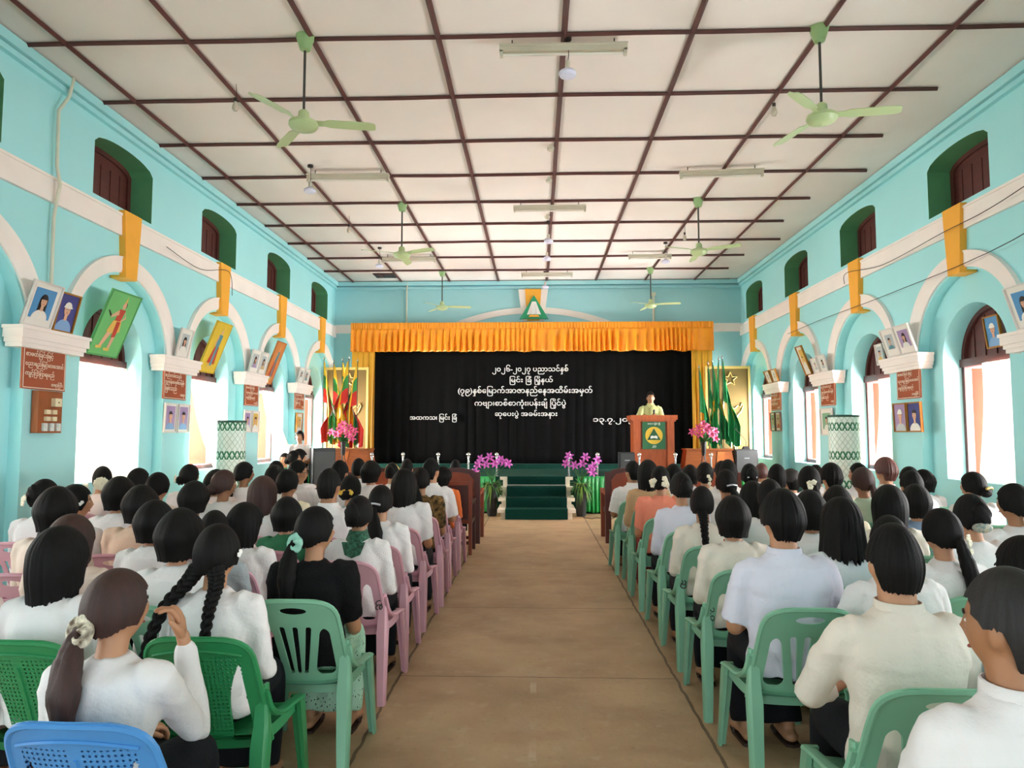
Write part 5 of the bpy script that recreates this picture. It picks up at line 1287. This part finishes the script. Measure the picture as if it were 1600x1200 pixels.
def blossom(m, c, r, d, mi=0, n=5):
    R = rot_to(d)
    for k in range(n):
        a = 2 * pi * k / n; q = R @ Vector((cos(a), sin(a), .25)) * r * .6; m.ball(Vector(c) + q, (r * .55, r * .55, r * .3), 8, 6, mi, R @ Matrix.Rotation(a, 3, 'Z'))
    m.ball(c, r * .25, 6, 5, mi)
EXT = {}
def extra(kind):
    if kind in EXT: return EXT[kind]
    m = MB(); nm, mats = 'hair_flower', [M_FLW, M_LEAF]
    if kind in ('scr_white', 'scr_green'):
        nm, mats = 'scrunchie', [M_SCRW if kind == 'scr_white' else M_SCRG]; R = Matrix.Rotation(radians(70), 3, 'X'); rings = []
        for i in range(33):
            a = 2 * pi * i / 32; rr = .022 * (1 + .22 * sin(a * 6)); cc = Vector((.040 * cos(a), .034 * sin(a), .006 * sin(a * 5)))
            rings.append([Vector((0, -.118, -.050)) + R @ (cc + Vector((cos(a) * cos(b), sin(a) * cos(b), sin(b))) * rr) for b in [2 * pi * k / 10 for k in range(10)]])
        m.loft(rings, False)
    elif kind in ('flw', 'fly', 'flo', 'fld', 'flg', 'flgl', 'flw2', 'flw3'):
        if kind == 'fld':
            for k in range(12): a = 2 * pi * k / 12; blossom(m, (.05 * cos(a), -.147, -.035 + .045 * sin(a)), .02, (0, -1, 0))
            for k in range(6): a = 2 * pi * k / 6; blossom(m, (.022 * cos(a), -.152, -.035 + .02 * sin(a)), .018, (0, -1, 0))
        elif kind == 'fly':
            mats = [M_FLY, M_LEAF]
            for k in range(7): blossom(m, (-.07 + .023 * k, -.125 - .02 * sin(k), -.02 + .008 * (k % 2)), .02, (0, -1, .2))
        elif kind == 'flo':
            mats = [M_FLO, M_LEAF]
            for p in ((0, -.15, -.05), (.03, -.14, -.06), (-.025, -.145, -.065), (.01, -.15, -.075)): blossom(m, p, .024, (0, -1, 0))
        elif kind == 'flg':
            for p in ((-.06, -.13, 0), (-.045, -.135, -.03), (-.075, -.115, -.025)): blossom(m, p, .02, (-.3, -1, .2), 1)
            for p in ((-.02, -.15, -.05), (.02, -.148, -.045), (0, -.15, -.02)): blossom(m, p, .022, (0, -1, 0), 0)
        elif kind == 'flgl':
            for k in range(5): a = k * 1.1; leaf(m, (-.05, -.12, -.03), (-.05 + .05 * cos(a), -.14, -.03 + .045 * sin(a)), .012, 1)
        elif kind == 'flw': 
            for p in ((-.05, -.135, -.01), (-.02, -.15, .0), (-.045, -.14, -.04)): blossom(m, p, .022, (-.3, -1, .1))
        elif kind == 'flw2':
            for p in ((.035, -.135, -.01), (.05, -.13, -.04), (.045, -.14, -.085), (.06, -.125, -.13)): blossom(m, p, .019, (.3, -1, 0)); 
            m.tube([(.05, -.13, 0), (.052, -.135, -.15)], .004, 5)
        else:
            for p in ((-.07, -.115, -.01), (-.045, -.135, .0), (-.06, -.12, -.04), (.05, -.13, .02), (.06, -.125, -.01), (.07, -.11, -.04), (.045, -.14, -.03)): blossom(m, p, .024, (p[0] * 4, -1, .1))
    elif kind == 'pin': nm, mats = 'hair_pin', [M_LETTER]; [blossom(m, p, .011, (1, 0, .2), 0) for p in ((.100, .01, .0), (.099, .022, .012))]
    elif kind in ('clip', 'goldclip'):
        nm, mats = 'hair_clip', [M_CLIP if kind == 'clip' else M_GCLIP]; y = -.148 if kind == 'goldclip' else -.122
        m.tube([(-.05, y + .012, -.01), (0, y, .0), (.05, y + .012, -.01)], .008 if kind == 'clip' else .011, 6, sm=4)
    elif kind == 'band': nm, mats = 'hair_band', [M_GCLIP]; m.tube([(.098 * cos(a), .02 - .05 * sin(a), .135 * sin(a) - .01) for a in [pi * k / 16 for k in range(17)]], .005, 6)
    elif kind == 'cap':
        nm, mats = 'cap', [M_CORD]; m.lathe([(.103, -.0), (.106, .03), (.098, .08), (.07, .125), (.03, .146), (0, .15)], (0, -.003, .01), 24); m.loft([[(.08 * cos(a) * s, .09 + .0 * s + (.07 * sin(a)) * s, z) for a in [pi * k / 10 for k in range(11)]] for s, z in ((1, .03), (1, .022))], False)
    elif kind == 'gls':
        nm, mats = 'glasses', [M_CORD]
        for s in (-1, 1): m.tube([(s * .032 + .024 * cos(a), .098, .006 + .019 * sin(a)) for a in [2 * pi * k / 14 for k in range(15)]], .0025, 5); m.tube([(s * .056, .097, .01), (s * .08, .06, .01), (s * .084, -.01, .005)], .0025, 5)
        m.tube([(-.009, .1, .01), (.009, .1, .01)], .0025, 5)
    elif kind == 'mask': nm, mats = 'hair_clip', [pm('patterned_clip', '5a7f86', .6, .5, 60, dark='c9b59a')]; m.ball((-.01, -.115, -.055), (.06, .03, .03), 14, 10)
    EXT[kind] = (nm, m.mesh(nm, mats, True, 60)); return EXT[kind]
ONBODY = {}
def on_body(kind, sex):
    if (kind, sex) in ONBODY: return ONBODY[kind, sex]
    d = DIM[sex]; sz = d['sz']; m = MB()
    if kind == 'collar':
        nm, mats = 'scarf', [pm('green_check_scarf', '2f6b50', .8, .5, 60, .3, dark='12301f')]
        R = [ering(d['nk'] * a, d['nk'] * a * 1.05, -.012, z) for a, z in ((1.75, sz + .035), (1.6, sz + .06), (1.35, sz + .09), (1.2, sz + .11), (1.05, sz + .09))]; m.loft(R, False)
        m.prism([(-.075, -.105, sz + .045), (.075, -.105, sz + .045), (.05, -.125, sz - .03), (0, -.135, sz - .05), (-.05, -.125, sz - .03)], (0, -.012, 0))
    else:
        nm, mats = 'lanyard', [pm('orange_lanyard', 'e0662a', .6, .1)]
        m.tube([(d['nk'] * 1.25 * sin(a), -.012 - d['nk'] * 1.35 * cos(a), sz + .062 - .012 * cos(a)) for a in [-2 + 4 * k / 16 for k in range(17)]], .006, 6)
    ONBODY[kind, sex] = (nm, m.mesh(nm, mats, True, 60)); return ONBODY[kind, sex]
SLIP = None
def slipper_mesh():
    global SLIP
    if not SLIP:
        m = MB(); o = [(.035, -.06), (.042, 0), (.045, .1), (.035, .17), (0, .2), (-.035, .17), (-.042, .1), (-.036, 0), (-.03, -.06), (0, -.075)]
        m.prism([(x, y, .002) for x, y in o], (0, 0, .014)); m.tube([(-.042, .07, .012), (-.02, .11, .06), (.0, .145, .075), (.02, .11, .06), (.042, .07, .012)], .008, 6, sm=3)
        SLIP = m.mesh('slipper', [pm('brown_slipper', '3a2218', .6, .2)], True, 50)
    return SLIP
HCOL = {'girl with brown ponytail in a floral white scrunchie': 'brown', 'boy with reddish hair facing left': 'red', 'man with thinning reddish hair': 'red', 'boy with brown-tinted hair and collared white shirt': 'dkbrown', 'woman with low brown bun in profile': 'brown', 'girl with long straight brown hair': 'brown', 'girl with straight brown ponytail in pale green': 'brown', 'dark brown haired woman with loose hair': 'brown'}
SLEEVE = {'black': 'puff', 'pinkw': 'puff', 'whitel': 'long', 'salmon': 'puff', 'beige': 'puff', 'whiteo': 'long'}
def person(x, y, sc, sex, style, yaw, shirt, skirt, arms, ext, label, rz=0, stand=False, z=0, skin=0, sleeve=None, grp=None):
    t = thing('person', label, 'person', (x, y, z), rz, grp, sc); d = DIM[sex]; D = .43 if stand else 0
    b = link('body', body_mesh(sex, arms, yaw, stand, skin), t)
    sl = sleeve or ('short' if sex == 'm' else SLEEVE.get(shirt, 'long' if (hash_(label) % 3) else 'puff'))
    link('shirt', shirt_mesh(sex, arms, sl, stand, CLOTH[shirt]), t); link('sarong', sarong_mesh(sex, stand, CLOTH[skirt]), t)
    hc = next((c for k, c in HCOL.items() if label.startswith(k)), 'black')
    h = link('hair', hair_mesh(style, HAIRM[hc]), t, (0, HY, d['hz'] + D), -radians(yaw)); h.scale = (d['k'],) * 3
    if ext in ('collar', 'lany'): nm, me = on_body(ext, sex); link(nm, me, t)
    elif ext: nm, me = extra(ext); link(nm, me, h if nm != 'glasses' else t, (0, 0, 0) if nm != 'glasses' else (0, HY, d['hz'] + D), 0 if nm != 'glasses' else -radians(yaw))
    if abs(x) < 1.4 and not stand:
        for s in (-1, 1): link('slipper', slipper_mesh(), t, (s * .105, .31, 0))
    return t
def hash_(s): return sum(ord(c) * (i + 1) for i, c in enumerate(s))

PEOPLE = [
 (-1.26,2.12,0.944,'f','pony',28,'white','dark','mouth','scr_white','BB','girl with brown ponytail in a floral white scrunchie','on the blue chair, hand at mouth'),
 (-1.92,2.82,0.968,'f','long',20,'white','dark','lap','','GB','woman with thick straight black hair to her shoulders','seated before the blue chair'),
 (-1.30,2.88,0.976,'f','braid2',18,'white','dark','lap','pin','GB','girl with two long black braids','white puff-sleeve blouse, ahead of the blue chair'),
 (-2.37,2.87,0.941,'f','long',5,'pinkw','dark','lap','','P','person in pale pink blouse cut by the photo edge','near the thick straight haired woman'),
 (-1.09,3.50,0.983,'f','pony',38,'black','mint','lap','scr_green','GA','woman in black eyelet blouse with mint scrunchie','on the aisle'),
 (-2.29,3.45,0.947,'f','long',12,'beigew','dark','lap','','P','dark brown haired woman with loose hair','mostly hidden behind the thick straight haired woman'),
 (-1.70,3.36,0.981,'f','bob',12,'white','dark','lap','','GA','woman with smooth rounded black bob','seated just ahead of the girl with braids'),
 (-2.20,4.05,0.959,'f','bob',14,'whitel','dark','lap','','P','woman with rounded bob and ribbed lace white top','left block'),
 (-1.75,4.25,0.934,'f','long',38,'white','dark','lap','','P','girl in white with hair falling past her cheek','left of the black eyelet blouse'),
 (-1.74,3.81,0.931,'f','short',5,'grey','dark','lap','','P','low short-haired child in grey','peeping between the bob and the girl in braids'),
 (-1.69,4.79,0.922,'f','bob',8,'green','dark','lap','','P','child with neat bob in green top','straight ahead of the black eyelet blouse'),
 (-1.11,4.45,0.959,'f','up',20,'whitel','dark','lap','collar','P','woman with pinned-up hair and checked green collar','white lace blouse, aisle'),
 (-2.77,4.03,1.023,'f','bob',5,'beigew','dark','lap','','P','broad bob haired woman in beige','by the first white window'),
 (-2.61,4.63,0.995,'f','bob',10,'beige','dark','lap','','P','woman with bob in pleated beige blouse','ahead of the ribbed lace top'),
 (-3.06,4.64,1.003,'f','pony',45,'white','dark','lap','pin','P','girl in profile with small white earring','ahead of the broad bob in beige'),
 (-2.55,5.24,0.984,'f','bob',8,'whiteg','dark','lap','','P','girl with plain black bob in blue-grey white','behind the low brown bun'),
 (-3.12,5.24,1.011,'f','bob',8,'white','dark','lap','','P','girl with mushroom bob in white','ahead of the pleated beige blouse'),
 (-3.58,5.08,1.007,'f','up',20,'white','navy','lap','flw','P','woman with pinned hair against the blue wall','below the switchboard'),
 (-1.11,5.07,0.978,'f','pony',22,'white','dark','lap','clip','P','woman with clipped low ponytail and green scarf','second ahead of black blouse'),
 (-1.59,5.43,1.010,'m','short',15,'white','dark','lap','','P','young man with full black hair and bare neck','white shirt, beyond the mint scrunchie'),
 (-2.09,5.39,1.008,'f','long',15,'white','dark','lap','','P','girl with long straight brown hair','ahead of the child in green top'),
 (-1.11,5.96,1.030,'f','long',8,'white','dark','lap','','P','wide woman with shoulder-length hair in thin white blouse','on the aisle, third pink chair'),
 (-1.58,6.03,0.990,'f','bun',20,'grey','dark','lap','fly','P','woman with yellow flowers round her bun','pale grey blouse, beside the full-haired young man'),
 (-2.66,5.99,1.026,'f','bun',45,'white','dark','lap','','P','woman with low brown bun in profile','white blouse, ahead of the plain bob'),
 (-3.19,5.91,1.011,'f','bun',15,'beigew','dark','lap','flo','P','woman with orange flower in her hair','peach blouse, before the first white window'),
 (-2.18,6.19,1.023,'f','bun',35,'cream','dark','lap','flg','P','woman with green and white flowers in her bun','cream blouse'),
 (-3.14,6.89,0.986,'f','bob',10,'pinkw','dark','lap','','P','girl with bob half hidden by the low brown bun','near the woven drum'),
 (-1.10,6.76,1.015,'f','pony',10,'pattern','dark','lap','','P','woman in black and gold patterned blouse','on the aisle, fourth pink chair'),
 (-4.23,6.81,1.019,'f','bun',-30,'pinkw','dark','lap','fld','P','woman with round ring of white blossom on her bun','before the first white window'),
 (-3.77,6.64,1.011,'f','pony',25,'white','dark','lap','flw','P','woman with white flower clip at her nape','beside the orange flower'),
 (-2.54,6.84,1.030,'f','bun',15,'white','dark','lap','flgl','P','woman with small green sprig at her bun','ahead of the green and white flowers'),
 (-3.61,7.31,1.017,'f','bun',35,'white','dark','lap','flw','P','woman with white flower above a full bun','white blouse near the second window'),
 (-1.12,7.57,1.014,'m','short',35,'white','dark','lap','','P','man in bright white shirt turning sideways','on the aisle, behind the carved bench'),
 (-2.05,7.38,1.002,'m','short',10,'white','dark','lap','','P','short-haired boy ahead of the full-haired young man','white shirt, front of the left block'),
 (-1.87,8.01,1.023,'f','bob',35,'white','dark','lap','','P','girl with chin-length hair in profile','in line with the left chrome posts'),
 (-3.11,7.49,1.033,'f','pony',40,'white','dark','lap','','P','girl with short ponytail in profile','white shirt, below the woven drum'),
 (-2.56,7.58,0.996,'m','short',55,'white','dark','lap','gls','P','person in glasses with short hair in profile','in front of the left loudspeaker'),
 (-3.02,8.18,1.022,'f','bun',5,'white','dark','lap','','P','dark-haired woman below the third window','front of the left block'),
 (-1.76,8.65,0.989,'f','up',5,'white','dark','lap','band','P','girl with thin gold hairband','near the front of the left block'),
 (-2.22,8.84,0.978,'m','short',10,'white','dark','lap','','P','boy with rounded crop and white collar','in front of the brown table with lilies'),
 (-1.71,9.37,0.957,'m','short',5,'white','dark','lap','','P','dark head of a boy below a chrome post','far front of the left block'),
 (-1.11,8.47,0.952,'f','bob',50,'orange','dark','lap','','P','small girl in orange looking sideways','next to the wooden armchair'),
 (-1.19,10.47,0.920,'m','short',5,'cream','dark','lap','','N','man in cream shirt on the carved wooden bench','front left of the aisle'),
 (-3.90,11.31,1.056,'f','bun',70,'white','dark','lap','','P','girl with bun sitting sideways at the front','near the left loudspeaker'),
 (-4.06,12.05,1.059,'f','bob',70,'white','dark','lap','','P','second sideways girl at the front','just beyond the girl with bun'),
 (1.08,1.68,0.979,'m','short',-35,'white','dark','lap','','GA','boy with brown-tinted hair and collared white shirt','at the lower right corner'),
 (1.20,2.45,0.983,'m','short',-4,'whiteo','dark','cross','','GA','man with buzzed nape and folded arms','off-white shirt, second aisle chair'),
 (1.66,2.50,0.946,'m','short',-10,'grey','dark','cross','','GA','person in grey shirt leaning an elbow out','beside the folded-arms man'),
 (1.16,3.42,1.005,'m','full',-8,'whiteb','dark','lap','','GA','young man with thick layered hair in bluish white shirt','on the right aisle'),
 (1.58,3.26,0.932,'m','short',-5,'white','dark','lap','','GA','person with spiky hair hidden by the folded-arms man','white shirt'),
 (2.04,3.68,0.969,'f','ponylong',-20,'white','dark','lap','flw2','GA','girl with long thick ponytail and cream blossoms','right of the folded-arms man'),
 (1.62,3.86,0.993,'f','wavy',5,'whiteg','dark','lap','','GA','girl with wavy shoulder-length hair','pale shirt, right of the layered-hair young man'),
 (2.47,4.15,0.997,'f','up',-5,'white','dark','lap','mask','GA','woman with patterned clip and loose bun','ahead of the long thick ponytail'),
 (3.03,4.64,1.019,'f','pony',-25,'white','dark','lap','flw2','GA','woman with white flowers beside a bare window','tall white blouse at the right edge'),
 (1.16,4.27,0.973,'f','bob',4,'whiteo','dark','lap','lany','GA','girl with perfectly round bob and orange lanyard','on the right aisle in off-white top'),
 (1.71,4.53,0.984,'f','bob',0,'white','dark','lap','','GA','girl with bob behind the layered-hair young man','white blouse'),
 (2.30,4.74,0.998,'f','bobl',-5,'whiteo','dark','lap','','GA','girl with long helmet-like bob','ahead of the folded-arms man'),
 (2.22,5.35,0.960,'f','bob',5,'cream','dark','lap','','GA','girl with bob above the wavy-haired girl','cream blouse'),
 (2.73,5.24,0.975,'f','bob',-5,'blue','dark','lap','','GA','girl in blue-grey top with bob','beside the helmet-like bob'),
 (1.17,5.09,0.974,'f','braid1',12,'whiteo','dark','lap','','GA','girl with one braid tied with black ribbon','on the right aisle, off-white top'),
 (1.71,5.71,0.966,'f','long',0,'white','dark','lap','','GA','girl with loose hair over dark red shoulders','ahead of the round bob'),
 (1.66,5.14,1.013,'f','bun',5,'white','dark','lap','flw','GA','girl with cream blossom low on her bun','beyond the loose dark red hair'),
 (1.17,5.82,1.022,'f','up',-12,'whiteb','dark','lap','','GA','woman with gathered updo in bluish blouse','on the right aisle behind the salmon blouse'),
 (1.66,6.31,1.023,'f','pony',-10,'white','dark','lap','clip','GA','woman with clipped short ponytail','right of the gathered updo'),
 (3.72,6.21,1.012,'f','bun',-30,'white','dark','lap','goldclip','GA','woman with gold clip across her bun','in front of the open red shutter'),
 (3.01,5.83,1.029,'f','short',-5,'whiteg','dark','lap','','GA','short-haired student in blue-white shirt','ahead of the helmet-like bob'),
 (1.15,6.66,1.032,'f','bun',8,'salmon','red','lap','flw3','GA','woman in salmon blouse with white blossoms on her bun','red sarong, right aisle'),
 (2.30,6.90,0.992,'m','short',5,'white','dark','lap','','GA','boy with flat-topped hair','white collar, below the gold board'),
 (2.67,7.58,0.920,'m','short',-10,'white','dark','lap','cap','GA','person in small black cap','low among the right-hand students'),
 (2.89,6.42,1.035,'f','ponylong',-10,'palegreen','dark','lap','','GA','girl with straight brown ponytail in pale green','in front of the right woven drum'),
 (2.85,7.00,0.989,'m','full',-15,'whiteo','dark','lap','','GA','boy with fluffy hair and cream collar','left of the right woven drum'),
 (2.35,6.23,1.051,'f','ponylong',-5,'orange','dark','lap','flw','GA','girl with long ponytail and orange blouse','blossom clip at her nape'),
 (3.57,7.42,1.022,'m','full',-35,'white','dark','lap','','GA','boy with reddish hair facing left','tallest head before the right window'),
 (3.59,8.09,0.964,'m','short',-50,'white','dark','lap','','GA','boy in profile at the woven drum','white shirt, facing left'),
 (1.55,8.11,0.994,'f','bob',0,'white','dark','lap','','GA','girl peeking out past the salmon blouse','hidden by white blossoms'),
 (1.84,6.91,1.025,'m','short',5,'white','dark','lap','','GA','boy with neat rounded hair','in front of the right brown table'),
 (1.76,7.51,1.033,'f','bun',12,'white','dark','lap','flw2','GA','woman with hanging white jasmine at her ear','below the right pink lilies'),
 (2.22,7.51,1.022,'f','up',-5,'white','dark','lap','clip','GA','woman with silver comb in an updo','below the right loudspeaker'),
 (1.16,7.46,1.050,'f','long',0,'tan','batik','lap','','GA','woman in tan blouse with straight hair down her back','second from the bench'),
 (2.09,8.11,0.979,'m','short',0,'white','dark','lap','','GA','small dark head beneath the right brown table','far front of right block'),
 (2.72,8.71,0.956,'m','crop',10,'white','dark','lap','','GA','man with thinning reddish hair','far front of right block'),
 (3.13,8.10,0.947,'m','short',0,'white','dark','lap','','GA','boy half hidden by the fluffy-haired boy','far front of right block'),
 (3.50,6.82,0.977,'m','short',-10,'white','dark','lap','','GA','boy behind the short-haired student','white shirt, by the right window'),
 (4.07,7.65,0.964,'f','bob',-30,'white','dark','lap','','GA','girl leaning toward the right wall','farthest right of the front rows'),
 (1.86,8.71,0.965,'f','bob',0,'white','dark','lap','','GA','girl below the right pot of lilies','front of right block'),
 (1.11,8.27,0.973,'m','short',-30,'white','dark','lap','','GA','man in white shirt looking left on the aisle','behind the dark red bench'),
]
SHIFT = {'floral white scrunchie': (.07, .03), 'two long black braids': (.05, .03), 'thick straight black hair': (.06, .03), 'folded arms': (0, .02)}   # how far forward a chair is pulled under its sitter
for i, (x, y, sc, sex, style, yaw, shirt, skirt, arms, ext, ch, ref, where) in enumerate(PEOPLE):
    side_ = abs(yaw) > 65
    rz = -radians(yaw) if side_ else radians(random.uniform(-3, 3))
    hy = 0 if side_ else int(round(yaw / 15.0)) * 15
    grp = 'audience in the left block of seats' if x < 0 else 'audience in the right block of seats'
    person(x, y, sc, sex, style, hy, shirt, skirt, arms, ext, ref + ', ' + where, rz, False, 0, i % 2, None, grp)
    if ch != 'N':
        ox, oy = next((v for k, v in SHIFT.items() if k in ref), (0, 0))
        c = chair(ch, x + ox, y + oy, rz * 1.0, CNAME[ch] + ' under the ' + ref)
        if 'round bob and orange' in ref: painted_mark(c, '၃၁.ဝ', -1)
        if 'one braid tied' in ref: painted_mark(c, 'ဂ.ဆ', -1)
        if 'checked green collar' in ref: painted_mark(c, 'ဆ.ဝ', 1)
# two people by the left loudspeaker, facing the audience
person(-4.45, 13.25, .98, 'f', 'up', 0, 'white', 'dark', 'lap', '', 'woman in white blouse behind the left loudspeaker, facing the audience', pi, True, 0, 0, 'puff')
person(-4.42, 12.4, 1.0, 'f', 'bun', 15, 'green', 'dark', 'lap', '', 'seated woman facing the audience beside the left loudspeaker', pi, False, 0, 0, 'puff')
chair('P', -4.42, 12.4, pi, 'pink slatted plastic chair turned toward the audience by the left loudspeaker')
# the speaker at the lectern with his hand microphone
sp = person(2.47, 15.42, 1.03, 'm', 'short', 0, 'khaki', 'dark', 'speak', '', 'man in pale khaki shirt speaking at the lectern with a microphone', pi, True, DZ, 1, 'short')
z0 = DIM['m']['sz'] + .43; M_KH = pm('khaki_trim', 'a5aa72', .8, .08, 20)
m = MB()
for s in (-1, 1): m.prism([(s * .006, .070, z0 + .05), (s * .058, .035, z0 + .092), (s * .078, .06, z0 + .05), (s * .036, .098, z0 + .0)], (0, .008, .004))
obj('collar', m, [CLOTH['khaki']], sp, False)
m = MB(); m.box((0, .089, z0 - .19), (.032, .026, .38)); obj('button_placket', m, [M_KH], sp, False)
for s in (-1, 1):
    m = MB(); m.box((s * .088, .083, z0 - .17), (.095, .022, .11)); m.box((s * .088, .088, z0 - .125), (.1, .022, .035)); obj('chest_pocket', m, [M_KH], sp, False)
S_, E_, W_, d_, p_ = arm_joints('m', 'speak', -1, .43)
mc = W_ + d_.normalized() * .10 + p_.normalized() * .025
mw = Vector((2.47 - mc.x * 1.03, 15.42 - mc.y * 1.03, DZ + mc.z * 1.03))
t = thing('hand_microphone', 'black hand microphone in the fist of the man at the lectern', 'microphone', mw)
m = MB(); m.tube([(0, .03, -.10), (0, 0, .05), (0, -.01, .08)], [.012, .016, .02], 10); obj('handle', m, [M_POT], t)
m = MB(); m.ball((0, -.016, .105), (.026, .026, .032), 14, 10); obj('mesh_head', m, [M_GRILL], t)
